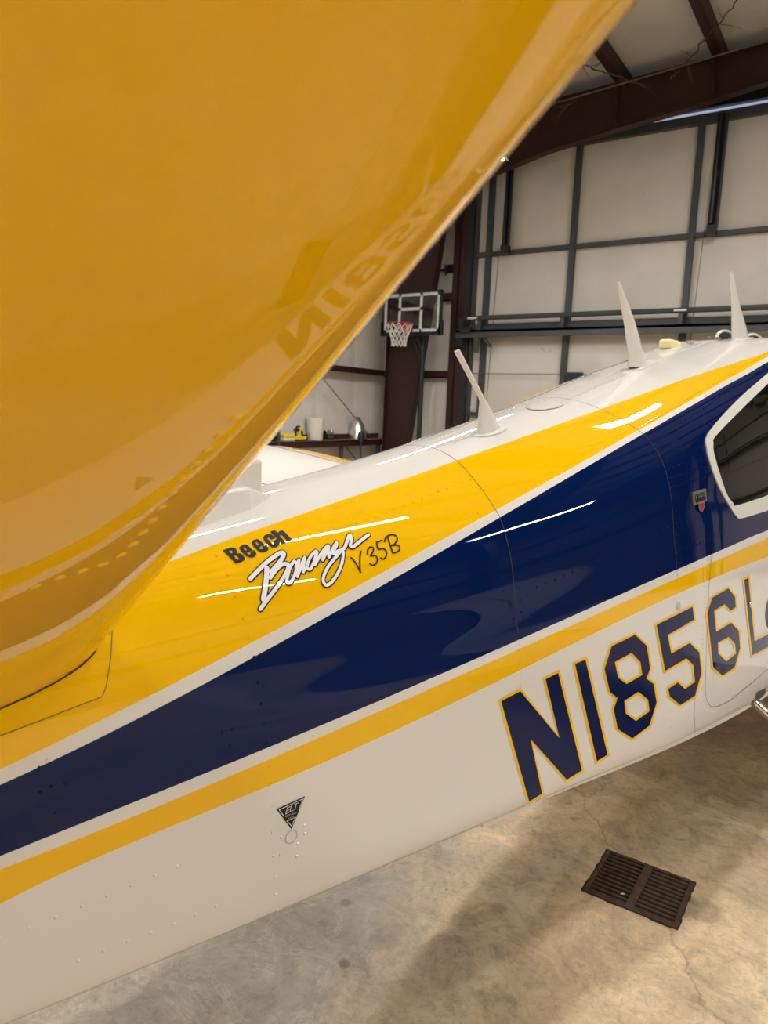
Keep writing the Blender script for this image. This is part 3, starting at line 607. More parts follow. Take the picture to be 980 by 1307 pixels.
 'SCRIPT': [[[[0.8009,4.204],[0.805,4.159],[0.8109,4.094],[0.8176,4.021],[0.8253,3.941],[0.8339,3.852],[0.8422,3.773],[0.8498,3.709],[0.8571,3.655],[0.8637,3.61],[0.8693,3.572],[0.8742,3.543],[0.8782,3.527],[0.8816,3.524],[0.8841,3.533],[0.8854,3.554],[0.8855,3.587],[0.8844,3.632],[0.8823,3.683],[0.8791,3.74],[0.8749,3.803],[0.8704,3.866],[0.8655,3.926],[0.8603,3.986],[0.8557,4.039],[0.8517,4.084],[0.8482,4.124],[0.8459,4.15]],0.00779],[[[0.8401,3.98],[0.8385,4.061],[0.8362,4.177],[0.8339,4.298],[0.8316,4.414],[0.8293,4.536],[0.8267,4.66],[0.8235,4.8],[0.82,4.942],[0.8176,5.042]],0.00977],[[[0.8416,4.354],[0.8454,4.295],[0.8509,4.211],[0.8564,4.137],[0.8611,4.082],[0.8658,4.036],[0.8702,4.004],[0.8745,3.985],[0.8785,3.98],[0.8817,3.988],[0.8842,4.01],[0.8859,4.045],[0.8862,4.092],[0.8846,4.152],[0.8817,4.222],[0.8781,4.3],[0.874,4.382],[0.8692,4.471],[0.8638,4.562],[0.8576,4.656],[0.8508,4.752],[0.8441,4.845],[0.8377,4.932],[0.8314,5.017],[0.8253,5.101],[0.8187,5.196],[0.8122,5.292],[0.8078,5.359]],0.00728],[[[0.9018,3.966],[0.8989,4.0],[0.8947,4.051],[0.8906,4.118],[0.8867,4.21],[0.8828,4.317],[0.8796,4.418],[0.877,4.506],[0.875,4.588],[0.8741,4.653],[0.8746,4.702],[0.8762,4.735],[0.8784,4.745],[0.8811,4.725],[0.8844,4.681],[0.8878,4.623],[0.8913,4.549],[0.8948,4.46],[0.8979,4.371],[0.9004,4.286],[0.9025,4.202],[0.9038,4.127],[0.9037,4.065],[0.9027,4.012],[0.902,3.977]],0.0061],[[[0.9008,4.216],[0.9044,4.131],[0.9095,4.02],[0.9124,3.969],[0.911,4.027],[0.9074,4.145],[0.9041,4.265],[0.9018,4.38],[0.8999,4.496],[0.8986,4.577]],0.0062],[[[0.8986,4.577],[0.9016,4.497],[0.9061,4.382],[0.911,4.263],[0.9168,4.129],[0.923,3.992],[0.9268,3.923],[0.9258,3.969],[0.9222,4.083],[0.9189,4.197],[0.9168,4.297],[0.915,4.397],[0.9138,4.466]],0.00626],[[[0.9567,3.793],[0.9531,3.818],[0.9481,3.856],[0.943,3.908],[0.9384,3.979],[0.9338,4.063],[0.9301,4.145],[0.9272,4.225],[0.9251,4.302],[0.9245,4.362],[0.9256,4.405],[0.9281,4.431],[0.9312,4.423],[0.935,4.366],[0.9395,4.276],[0.9442,4.175],[0.9491,4.058],[0.9542,3.932],[0.9578,3.843]],0.00587],[[[0.9578,3.843],[0.9552,3.902],[0.9515,3.986],[0.9484,4.071],[0.9465,4.158],[0.945,4.247],[0.9441,4.309]],0.00594],[[[0.9138,4.466],[0.916,4.437],[0.919,4.395],[0.9218,4.349],[0.9242,4.298],[0.9265,4.243],[0.928,4.205]],0.00477],[[[0.9441,4.309],[0.9482,4.231],[0.9543,4.118],[0.9612,4.006],[0.9704,3.883],[0.9806,3.759],[0.9864,3.697],[0.9843,3.739],[0.9778,3.844],[0.972,3.948],[0.9685,4.041],[0.9657,4.136],[0.9638,4.202]],0.00606],[[[0.9638,4.202],[0.9668,4.147],[0.9712,4.067],[0.9757,3.982],[0.9807,3.878],[0.9859,3.768],[0.989,3.708],[0.9887,3.733],[0.9864,3.81],[0.9841,3.895],[0.9824,3.987],[0.9808,4.088],[0.9798,4.162]],0.00607],[[[0.9798,4.162],[0.9833,4.093],[0.9883,3.997],[0.9937,3.901],[0.9998,3.802],[1.0061,3.704],[1.0103,3.648],[1.0108,3.664],[1.0091,3.723],[1.0067,3.785],[1.0034,3.839],[0.9995,3.895],[0.9964,3.949],[0.9943,4.005],[0.993,4.058],[0.9935,4.087],[0.9967,4.072],[1.0017,4.031],[1.0064,4.0],[1.0105,3.993],[1.0142,3.994],[1.0169,3.997]],0.00608],[[[1.0153,4.004],[1.0101,4.06],[1.0028,4.143],[0.9951,4.235],[0.9872,4.329],[0.979,4.43],[0.9717,4.532],[0.9657,4.635],[0.9605,4.738],[0.9566,4.833],[0.954,4.919],[0.9525,4.997],[0.9522,5.064],[0.953,5.126],[0.955,5.179],[0.9579,5.207],[0.9619,5.206],[0.9669,5.181],[0.9724,5.134],[0.9789,5.057],[0.9861,4.954],[0.9926,4.843],[0.9981,4.731],[1.003,4.61],[1.0074,4.485],[1.0114,4.342],[1.0149,4.197],[1.0174,4.098]],0.0063],[[[1.0163,4.001],[1.0184,3.99],[1.0215,3.97],[1.0256,3.915],[1.0316,3.793],[1.0389,3.637],[1.0448,3.522],[1.0481,3.48],[1.0498,3.479],[1.0506,3.499],[1.0507,3.537],[1.05,3.596],[1.0484,3.666],[1.0451,3.753],[1.0411,3.851],[1.0387,3.926],[1.0391,3.966],[1.0412,3.984],[1.0441,3.987],[1.0477,3.973],[1.0522,3.943],[1.0571,3.908],[1.0627,3.869],[1.0688,3.825],[1.0751,3.782],[1.082,3.737],[1.0891,3.693],[1.0941,3.663]],0.00658]],
 'THIN': [[[[1.0314,4.427],[1.033,4.476],[1.0352,4.55],[1.0375,4.655],[1.0398,4.816],[1.0423,4.995],[1.0442,5.114]],0.00392],[[[1.0604,4.27],[1.0579,4.343],[1.0544,4.451],[1.0511,4.587],[1.0479,4.776],[1.0451,4.978],[1.0434,5.11]],0.00394],[[[1.0732,4.473],[1.0741,4.422],[1.0755,4.35],[1.0775,4.288],[1.0805,4.242],[1.0841,4.205],[1.0873,4.189],[1.0898,4.202],[1.0918,4.236],[1.0928,4.278],[1.0923,4.325],[1.0907,4.381],[1.0886,4.437],[1.0851,4.495],[1.0811,4.552],[1.0792,4.594],[1.0816,4.608],[1.0862,4.608],[1.0899,4.623],[1.0919,4.666],[1.0932,4.723],[1.0934,4.783],[1.0924,4.848],[1.0904,4.915],[1.0879,4.964],[1.0849,4.993],[1.0814,5.007],[1.0783,5.006],[1.0755,4.981],[1.0731,4.94],[1.0714,4.909]],0.0037],[[[1.1218,4.038],[1.1172,4.047],[1.1109,4.059],[1.1063,4.067]],0.00377],[[[1.1063,4.067],[1.1049,4.161],[1.1032,4.294],[1.1033,4.395],[1.1066,4.42],[1.1116,4.411],[1.1159,4.421],[1.1188,4.474],[1.1209,4.547],[1.1218,4.62],[1.1209,4.693],[1.1188,4.765],[1.1164,4.821],[1.1138,4.861],[1.1108,4.887],[1.1082,4.896],[1.1059,4.878],[1.1039,4.842],[1.1025,4.815]],0.00377],[[[1.1392,3.989],[1.1379,4.208],[1.1367,4.532],[1.1364,4.759]],0.00379],[[[1.1268,4.133],[1.1285,4.085],[1.131,4.019],[1.1344,3.966],[1.1389,3.934],[1.1443,3.914],[1.1494,3.911],[1.1541,3.928],[1.1584,3.963],[1.1614,4.008],[1.1626,4.066],[1.1625,4.136],[1.1608,4.206],[1.1571,4.274],[1.152,4.34],[1.1472,4.387],[1.1431,4.406],[1.1394,4.406],[1.1368,4.405]],0.00384],[[[1.1385,4.402],[1.1435,4.414],[1.1504,4.434],[1.1556,4.468],[1.1579,4.523],[1.1585,4.592],[1.158,4.652],[1.1561,4.702],[1.1531,4.745],[1.1495,4.772],[1.1448,4.776],[1.1395,4.765],[1.1358,4.756]],0.00382]],
 'TRI': [[[0.812,10.533],[0.8207,10.527],[0.8295,10.52],[0.8383,10.514],[0.8472,10.508],[0.8562,10.502],[0.8652,10.496],[0.8743,10.489],[0.8703,10.532],[0.8664,10.575],[0.8624,10.618],[0.8585,10.661],[0.8546,10.705],[0.8507,10.75],[0.8468,10.795],[0.8429,10.842],[0.8377,10.787],[0.8325,10.735],[0.8273,10.683],[0.8222,10.632],[0.8171,10.582]]],
 'TRIL': [[[[0.8274,10.647],[0.8176,10.551]],0.00128],[[[0.8176,10.551],[0.8696,10.511]],0.00131],[[[0.8696,10.511],[0.8595,10.623]],0.0013],[[[0.8333,10.714],[0.8524,10.704]],0.00118],[[[0.8524,10.704],[0.8426,10.795]],0.00129],[[[0.8426,10.795],[0.8333,10.714]],0.00129],[[[0.8353,10.555],[0.831,10.626]],0.00129],[[[0.8348,10.559],[0.8409,10.555]],0.00106],[[[0.833,10.592],[0.8384,10.588]],0.00105],[[[0.831,10.624],[0.8373,10.62]],0.00105],[[[0.8435,10.547],[0.8399,10.616]],0.00129],[[[0.8399,10.614],[0.8478,10.609]],0.00106],[[[0.8501,10.547],[0.859,10.54]],0.00106],[[[0.8544,10.544],[0.8506,10.611]],0.0013],[[[0.8311,10.645],[0.8301,10.662],[0.8328,10.663],[0.8337,10.645],[0.8311,10.645]],0.00047],[[[0.836,10.645],[0.8352,10.663]],0.00047],[[[0.836,10.646],[0.8381,10.644]],0.00047],[[[0.8392,10.644],[0.8382,10.661]],0.00047],[[[0.8392,10.645],[0.8413,10.642]],0.00047],[[[0.8422,10.651],[0.8436,10.651]],0.00047],[[[0.8455,10.644],[0.8448,10.659],[0.8476,10.657],[0.8484,10.643],[0.8455,10.644]],0.00047],[[[0.8499,10.66],[0.8509,10.642],[0.8527,10.657],[0.8538,10.641]],0.00047],[[[0.8352,10.698],[0.8381,10.681],[0.8385,10.697]],0.00047],[[[0.8401,10.695],[0.8409,10.682],[0.8428,10.683],[0.8411,10.69],[0.8432,10.694]],0.00047],[[[0.8446,10.693],[0.8454,10.678],[0.8467,10.691],[0.8484,10.677],[0.8483,10.692]],0.00047]],
 'RING': [[[[0.8537,10.971],[0.8546,10.947],[0.8546,10.923],[0.8537,10.902],[0.8521,10.883],[0.8497,10.869],[0.8469,10.86],[0.8437,10.857],[0.8405,10.859],[0.8373,10.867],[0.8345,10.881],[0.8322,10.898],[0.8305,10.92],[0.8297,10.943],[0.8297,10.967],[0.8305,10.99],[0.8321,11.011],[0.8344,11.027],[0.8372,11.037],[0.8404,11.041],[0.8437,11.038],[0.8469,11.029],[0.8497,11.014],[0.852,10.994],[0.8537,10.971]],0.00106]],
 'WO': [[3.2924,3.96],[3.1584,4.137],[2.9764,4.425],[2.8144,4.727],[2.6807,5.013],[2.5639,5.297],[2.4832,5.544],[2.4475,5.734],[2.4385,5.897],[2.4345,6.058],[2.4291,6.21],[2.4283,6.362],[2.4311,6.554],[2.4375,6.808],[2.4497,7.099],[2.4701,7.381],[2.5008,7.678],[2.5363,7.995],[2.5652,8.266],[2.5816,8.418],[2.5911,8.493],[2.6017,8.554],[2.6083,8.613],[2.616,8.659],[2.6494,8.721],[2.7398,8.821],[2.8657,8.92],[2.9618,8.977]],
 'WI': [[3.2155,4.465],[3.0971,4.663],[2.9382,4.965],[2.8006,5.229],[2.688,5.448],[2.5891,5.648],[2.5212,5.8],[2.4936,5.882],[2.4898,5.932],[2.4874,6.01],[2.4793,6.107],[2.4733,6.229],[2.4712,6.441],[2.4772,6.815],[2.4947,7.252],[2.518,7.592],[2.539,7.806],[2.5587,7.956],[2.5761,8.074],[2.5805,8.147],[2.5827,8.18],[2.615,8.238],[2.715,8.362],[2.858,8.491],[2.9686,8.562]],
 'DOOR': [[2.4711,8.683],[2.4295,8.898],[2.3867,9.224],[2.3604,9.776],[2.3395,10.158],[2.3092,10.731],[2.2876,11.315],[2.2911,11.54],[2.3228,11.778],[2.3716,11.874],[2.4725,11.9],[2.6257,11.807],[2.8862,11.696]],
 'LAP': [[2.2214,11.328],[2.204,11.747],[2.2398,13.033]],
 'PLATE': [[0.4365,5.091],[0.4988,4.694],[0.5436,4.333],[0.537,4.928],[0.5304,5.617],[0.5184,6.598],[0.5107,6.91],[0.4329,7.022],[0.3665,7.096]],
 'STABSEAM': [[0.372,5.815],[0.3995,5.725],[0.4339,5.55],[0.4706,5.252],[0.4962,5.034],[0.5155,4.77]],
 'OVAL': [[2.0915,0.878],[2.0804,0.937],[2.0671,0.973],[2.0522,0.987],[2.0364,0.976],[2.0204,0.943],[2.0052,0.888],[1.9917,0.812],[1.9806,0.719],[1.9728,0.61],[1.9689,0.489],[1.9693,0.36],[1.9741,0.229],[1.9832,0.102],[1.9958,-0.013],[2.0111,-0.106],[2.0277,-0.168],[2.0443,-0.191],[2.0595,-0.172],[2.0728,-0.115],[2.0841,-0.025],[2.0933,0.088],[2.1005,0.212],[2.1056,0.342],[2.1084,0.47],[2.1084,0.591],[2.1057,0.702],[2.1,0.799]],
 'FAIR': [[0.7499,1.415],[0.7913,1.511],[0.8362,1.429],[0.8999,1.145],[0.948,0.715]],
 'PT': {"a1":[1.7031,0.881],"a2":[2.782,0.267],"a3":[3.7773,0.5],"beacon":[3.4866,-1.474],"cap":[2.1463,10.004],"key":[2.6937,10.546],"badge":[2.3205,7.43],"step":[2.8819,13.292],"handle":[2.9125,10.817],"strakeA":[1.378,13.497],"strakeB":[1.5649,12.301]},
 'BADGE': [[[2.2788,7.09],[2.3711,7.204],[2.3731,7.536],[2.2822,7.442]],[[2.291,7.164],[2.3626,7.249],[2.3644,7.482],[2.2929,7.409]],[[2.3092,7.433],[2.3502,7.478],[2.3484,7.66],[2.3296,7.747],[2.3094,7.611]],[[2.3173,7.489],[2.3423,7.519],[2.3419,7.636],[2.3296,7.689],[2.3165,7.606]]],
 'BADGEL': [[[[2.2936,7.17],[2.2996,7.306],[2.3086,7.191]],0.00353],[[[2.3135,7.196],[2.3238,7.213],[2.3165,7.241],[2.3254,7.29],[2.3141,7.303]],0.00315],[[[2.3433,7.233],[2.3308,7.218],[2.3306,7.267],[2.3411,7.3],[2.3388,7.34],[2.3278,7.326]],0.00318],[[[2.3503,7.247],[2.3501,7.359],[2.3623,7.365],[2.3511,7.306],[2.3614,7.303],[2.3503,7.247]],0.00319]],
 'RIV': [[[[0.7522,3.044],[0.7596,3.587],[0.764,4.463],[0.7728,5.532],[0.7776,6.079],[0.7863,7.528],[0.7914,8.622],[0.8001,9.892],[0.8025,10.682],[0.8064,12.023],[0.8184,13.023]],0.042],[[[1.48,5.764],[1.4865,7.054],[1.4931,8.077],[1.4722,8.997],[1.4713,9.998],[1.4784,10.914],[1.4696,11.792],[1.5213,13.785]],0.03],[[[0.9316,3.124],[1.0986,3.053],[1.3383,2.747],[1.4636,2.717]],0.03],[[[1.4371,-0.541],[1.7581,-2.076],[2.22,-2.5],[2.58,-2.5],[2.6746,-1.132]],0.02],[[[1.5585,0.007],[1.8642,-0.738],[2.0965,-0.1],[2.3692,-0.115],[2.6402,-0.176],[3.0268,0.144],[3.5537,-0.001]],0.02],[[[1.9522,0.482],[2.2431,0.622],[2.5904,0.511],[3.1046,0.151]],0.02],[[[2.154,3.791],[2.4437,3.561],[2.6763,3.385]],0.022],[[[2.3675,4.522],[2.612,4.336],[2.912,3.976]],0.022],[[[2.1587,6.054],[2.265,6.172],[2.3882,6.338]],0.02],[[[2.1506,6.319],[2.2651,6.48],[2.3986,6.599]],0.02],[[[2.1599,6.652],[2.2684,6.772],[2.3908,6.922]],0.02],[[[2.1597,8.45],[2.2697,8.636],[2.4385,8.75]],0.022],[[[2.1754,7.659],[2.1648,8.123],[2.1607,8.953],[2.1447,9.606]],0.03],[[[2.0793,11.138],[2.0691,12.043]],0.025],[[[2.3185,9.475],[2.3134,10.182],[2.2826,10.704],[2.2624,11.351]],0.014],[[[0.3416,10.938],[0.4076,10.945],[0.6381,10.824]],0.04],[[[0.4503,11.649],[0.6057,11.651],[0.7234,11.601]],0.04],[[[1.9005,8.957],[2.0131,9.053],[2.2332,9.235],[2.366,9.375]],0.02],[[[0.4104,8.307],[0.42,7.876],[0.424,8.286],[0.4244,8.771],[0.4282,9.269],[0.4301,9.648]],0.045],[[[1.4161,4.201],[1.4346,4.948],[1.44,5.605],[1.4391,6.45],[1.4348,7.61]],0.03],[[[1.552,7.561],[1.6551,7.57],[1.8833,7.538],[2.1387,7.651]],0.035],[[[1.4623,8.107],[1.6448,8.42],[1.8325,8.779]],0.035],[[[2.1856,5.174],[2.1733,6.043],[2.1742,6.644],[2.1793,7.319],[2.1797,8.068]],0.025],[[[3.28,-2.5],[3.5,-2.5],[3.6165,-0.968]],0.018],[[[2.2613,11.399],[2.2683,11.591],[2.2997,11.867],[2.3549,12.012]],0.014]],
 'RIVS': [[0.7113,8.85],[0.7309,8.843],[0.725,9.216],[0.4091,8.949],[0.4468,8.933],[0.7729,5.518],[0.856,11.088],[0.8721,10.968],[0.8726,10.857],[0.8212,10.912],[0.8534,11.283],[0.8184,11.167]],
 'A1': [[1.6427,-0.068,-0.0633],[1.7622,-0.068,-0.0589],[1.6492,-0.068,0.0208],[1.6836,-0.068,0.0153],[1.5211,-0.068,0.1443],[1.5408,-0.068,0.1519]],
 'A2': [[2.6534,-0.0287,0.1966],[2.8011,-0.0287,0.2068],[2.5868,-0.0287,0.3254],[2.6712,-0.0287,0.3429],[2.4945,-0.0287,0.4655],[2.5187,-0.0287,0.4717]],
 'A3': [[3.676,-0.0605,0.3763],[3.9331,-0.0605,0.396],[3.6294,-0.0605,0.5153],[3.7394,-0.0605,0.5287],[3.5476,-0.0605,0.6615],[3.5828,-0.0605,0.6705]],
 'FIN': [[0.9279,0.0,-0.1195],[0.9286,0.0,-0.1663],[0.9776,0.0,-0.2015],[0.8842,0.0,-0.1461]],
 'BRK': [[2.7651,12.107],[2.8894,12.187],[2.8859,13.194],[2.7775,13.493]],
 'VINE': [[[-1.938,10.3,6.727],[-2.069,10.3,6.576],[-2.211,10.3,6.422],[-2.355,10.3,6.266],[-2.534,10.3,6.079],[-2.65,10.3,5.973]],[[-4.138,10.6,6.607],[-3.872,10.6,6.49],[-3.552,10.6,6.335],[-3.277,10.6,6.175],[-3.068,10.6,6.071]],[[-4.515,10.7,6.216],[-4.403,10.7,6.12],[-4.233,10.7,6.063],[-4.053,10.7,6.111]]],
 'STD': [-0.14923,-0.83867,0.54464],
 'STR': [0.5171,-0.1408,1.2551],
 'SCR': [[0.4975,0.2164],[0.5021,0.1924],[0.5112,0.173],[0.516,0.1532],[0.5184,0.1333],[0.5318,0.1191],[0.5544,0.1143],[0.5794,0.1124],[0.6037,0.1115],[0.631,0.1131],[0.657,0.1125],[0.6818,0.1129],[0.706,0.1121],[0.7271,0.1097],[0.7496,0.1079],[0.7729,0.1057]],
 'SCR2': [[0.2996,0.0533],[0.2875,0.0675],[0.2711,0.0822],[0.261,0.0972],[0.2585,0.1177],[0.2568,0.1386]],
 'SCR3': [],
}
def surf(x, v, off=0.0):
    p = S(x, v)
    q = (p[0], p[1], p[2] + CAM_H)
    if off:
        n = normal(x, v)
        return (q[0] + n[0] * off, q[1] + n[1] * off, q[2] + n[2] * off)
    return q
def normal(x, v):
    e = 0.004
    a = S(x + e, v) - S(x - e, v)
    b = S(x, v + 0.03) - S(x, v - 0.03)
    n = np.cross(b, a)
    n /= np.linalg.norm(n) + 1e-12
    c = ctrl(x)
    mid = np.array([x, 0, 0.5 * (c[0][1] + c[15][1])])
    return n if np.dot(n, S(x, v) - mid) > 0 else -n

# ---- paint bands: six edges as curves in surface coordinates (station, girth)
def curve(pts, x):
    if x <= pts[0][0]:
        return pts[0][1] + (x - pts[0][0]) * (pts[1][1] - pts[0][1]) / (pts[1][0] - pts[0][0]) * 0.7
    if x >= pts[-1][0]:
        return pts[-1][1]
    for a, b in zip(pts[:-1], pts[1:]):
        if a[0] <= x <= b[0]:
            return a[1] + (b[1] - a[1]) * (x - a[0]) / (b[0] - a[0])
EDGE = [D['B%d' % k] for k in range(1, 7)]
def edges(x):
    e = [curve(c, x) for c in EDGE]
    if x < 0.35:                                # behind the tail fin roots the bands run out level
        k = max(0.0, min(1.0, (0.35 - x) / 1.2))
        ref = [curve(c, max(x, 0.1)) for c in EDGE]
        e = [a * (1 - k) + b * k for a, b in zip(ref, [6.0, 8.4, 8.8, 10.4, 10.6, 11.0])]
    lim = [0.6] * 6
    out = []
    for k, a in enumerate(e):
        lo = out[-1] + 0.06 if out else 0.5
        out.append(max(a, lo))
    return out
BAND_MAT = [0, 1, 0, 2, 0, 1, 0]
def band(x, v):
    v = abs(v)
    k = 0
    for e in edges(x):
        if v > e: k += 1
    return BAND_MAT[k]
ROWS = [14, 14, 4, 20, 4, 8, 24]
PAINTS = ['white_paint', 'yellow_paint', 'navy_paint']
def skin(name, xs):
    vs = []; fs = []; fm = []
    half = []
    for x in xs:
        e = [0.0] + edges(x) + [15.0]
        col = [0.0]
        for k in range(7):
            for j in range(1, ROWS[k] + 1):
                col.append(e[k] + (e[k + 1] - e[k]) * j / ROWS[k])
        half.append(col)
    n = len(half[0])
    ring = 2 * (n - 1)
    bandrow = [BAND_MAT[k] for k in range(7) for _ in range(ROWS[k])]
    for x, col in zip(xs, half):
        right = [surf(x, v) for v in col]
        vs += right + [(p[0], -p[1], p[2]) for p in right[-2:0:-1]]
    for i in range(len(xs) - 1):
        for k in range(ring):
            a = i * ring + k; b = i * ring + (k + 1) % ring
            fs.append((a, a + ring, b + ring, b))
            fm.append(bandrow[k] if k < n - 1 else bandrow[ring - 1 - k])
    if xs[0] < -1.0:
        fs.append(tuple(range(ring))); fm.append(0)
    if xs[-1] > 6.6:
        fs.append(tuple(reversed(range((len(xs) - 1) * ring, len(xs) * ring)))); fm.append(0)
    o = obj(name, vs, fs, PAINTS, plane, fm, True)
    bm = bmesh.new(); bm.from_mesh(o.data)
    bmesh.ops.recalc_face_normals(bm, faces=bm.faces)
    bm.to_mesh(o.data); bm.free()
    return o
X1, X2, GAP = 1.472, 2.157, 0.0002
def stations(a, b, step):
    n = max(2, int(round((b - a) / step)))
    return [a + (b - a) * i / n for i in range(n + 1)]
tail_skin = skin('tail_skin', stations(-1.05, 0.0, 0.07)[:-1] + stations(0.0, X1 - GAP, 0.022))
mid_skin = skin('mid_skin', stations(X1 + GAP, X2 - GAP, 0.022))
cabin_skin = skin('cabin_skin', stations(X2 + GAP, 3.3, 0.03)[:-1] + stations(3.3, 6.7, 0.085))
# ---- things painted on or fixed to the skin
def decal(name, polys, off, mt, parent, sgn=1, maxlen=0.035):
    """filled outline(s) laid on the skin; polys = list of [outer, hole, hole ...] in (station, girth)"""
    V = []; F = []
    for loops in polys:
        bm = bmesh.new()
        es = []
        for lp in loops:
            vs = [bm.verts.new((p[0], p[1] * 0.07, 0)) for p in lp]
            es += [bm.edges.new((vs[i], vs[(i + 1) % len(vs)])) for i in range(len(vs))]
        bmesh.ops.triangle_fill(bm, edges=es, use_beauty=True, use_dissolve=False, normal=(0, 0, 1))
        for _ in range(4):
            ll = [e for e in bm.edges if e.calc_length() > maxlen]
            if not ll: break
            bmesh.ops.subdivide_edges(bm, edges=ll, cuts=1, use_grid_fill=True)
        bmesh.ops.triangulate(bm, faces=bm.faces)
        k = len(V)
        bm.verts.index_update()
        for v in bm.verts:
            V.append(surf(v.co.x, v.co.y / 0.07, off))
        F += [tuple(v.index + k for v in f.verts) for f in bm.faces]
        bm.free()
    o = obj(name, V, F, mt, parent)
    fix_out(o)
    return o
def fix_out(o):
    me = o.data
    bm = bmesh.new(); bm.from_mesh(me)
    bm.normal_update()
    for f in bm.faces:
        c = f.calc_center_median()
        cc = ctrl(c.x)
        if f.normal.dot(Vector((0, c.y, c.z - CAM_H - 0.5 * (cc[0][1] + cc[15][1])))) < 0:
            f.normal_flip()
    for f in bm.faces: f.smooth = True
    bm.to_mesh(me); bm.free()
def stroke_geo(m, pts, w, off, caps=True, closed=False):
    """a flat pen line on the skin with round ends"""
    P = [Vector(surf(p[0], p[1], off)) for p in pts]
    N = [Vector(normal(p[0], p[1])) for p in pts]
    n = len(P)
    vs = []; fs = []
    for i in range(n):
        a = P[max(i - 1, 0)]; b = P[min(i + 1, n - 1)]
        t = (b - a)
        if t.length < 1e-7: t = Vector((1, 0, 0))
        s = N[i].cross(t.normalized()).normalized()
        vs += [P[i] + s * w / 2, P[i] - s * w / 2]
    for i in range(n - 1):
        fs.append((2 * i, 2 * i + 1, 2 * i + 3, 2 * i + 2))
    if caps:
        for i in range(n):
            t = N[i].orthogonal().normalized(); u = N[i].cross(t)
            k = len(vs)
            vs += [P[i] + (t * math.cos(2 * PI * j / 10) + u * math.sin(2 * PI * j / 10)) * w / 2 for j in range(10)]
            fs.append(tuple(k + j for j in range(10)))
    m.add(vs, fs)
def lines(name, lst, mt, parent, off, grow=0.0, shift=0.0, caps=True):
    m = MB()
    for i, (pts, w) in enumerate(lst):
        q = [(p[0] + shift, p[1] + shift * 9) for p in pts]
        stroke_geo(m, q, w + grow, off + i * 0.00003, caps)
    o = obj(name, m.v, m.f, mt, parent)
    fix_out(o)
    return o
def seam_line(name, pts, w, parent=None, off=0.0007, mt='seam_dark', n=6):
    q = []
    for a, b in zip(pts[:-1], pts[1:]):
        for k in range(n): q.append((a[0] + (b[0] - a[0]) * k / n, a[1] + (b[1] - a[1]) * k / n))
    q.append(tuple(pts[-1]))
    m = MB(); stroke_geo(m, q, w, off, False)
    o = obj(name, m.v, m.f, mt, parent or plane)
    fix_out(o)
    return o

reg = bpy.data.objects.new('registration_number', None); COL.objects.link(reg); reg.parent = plane
for ch, outer, inner in D['REG']:
    decal('letter_outline', [outer], 0.0011, 'yellow_paint', reg)
    decal('letter', [inner], 0.0016, 'navy_paint', reg)
reg['label'] = 'navy N1856L lettering edged in yellow'
lab = bpy.data.objects.new('maker_lettering', None); COL.objects.link(lab); lab.parent = plane
for lp in D['SANS']: decal('letter', [lp], 0.0012, 'black_vinyl', lab)
lab['label'] = 'small heavy black lettering'
scr = lines('script_lettering', D['SCRIPT'], 'white_vinyl', plane, 0.0024, 0.0004)
scr['label'] = 'white brush script lettering edged in black'
lines('script_edge', D['SCRIPT'], 'black_vinyl', scr, 0.0011, 0.0058, 0.0006)
lines('type_lettering', D['THIN'], 'black_vinyl', plane, 0.0012)['label'] = 'thin black handwritten lettering'
tri = decal('warning_triangle', [D['TRI']], 0.0011, 'black_vinyl', plane, maxlen=0.02)
tri['label'] = 'black downward triangle with white ELT lettering'
lines('warning_lettering', D['TRIL'], 'white_vinyl', tri, 0.0016)
lines('test_ring', D['RING'], 'grey_vinyl', plane, 0.0009)

# baggage door joint, lap joint, tail fairing plate
seam_line('door_joint', D['DOOR'], 0.0016)
seam_line('lap_joint', D['LAP'], 0.0016)
for xx, va in ((X1, 8.6), (X2, 9.3)):
    seam_line('skin_joint', [[xx, -9 + (va + 9) * k / 40] for k in range(41)], 0.0016)
seam_line('fairing_joint', D['FAIR'], 0.0018)
plate = decal('fairing_plate', [[D['PLATE'] + [[0.10, 11.5 - 4.6], [0.10, 5.2]]]], 0.0016, 'yellow_paint', plane, maxlen=0.03)
pe = [p for p in D['PLATE'][2:]] + [[0.10, 6.9]]
seam_line('plate_edge', pe, 0.0014, plate, 0.0018)
ov = decal('access_cover', [[D['OVAL']]], 0.0022, 'white_paint', plane, maxlen=0.03)
seam_line('cover_edge', D['OVAL'] + D['OVAL'][:1], 0.0016, ov, 0.0014)
m = MB()
for p in D['OVAL'][::3]:
    c = (D['PT']['a1'][0], 0)
    ocx = sum(q[0] for q in D['OVAL']) / len(D['OVAL']); ocv = sum(q[1] for q in D['OVAL']) / len(D['OVAL'])
    q = (p[0] + (ocx - p[0]) * 0.1, p[1] + (ocv - p[1]) * 0.1)
    stroke_geo(m, [q, (q[0] + 0.0005, q[1])], 0.005, 0.0028)
so = obj('cover_screw', m.v, m.f, 'grey_metal', ov); fix_out(so); so['kind'] = 'stuff'

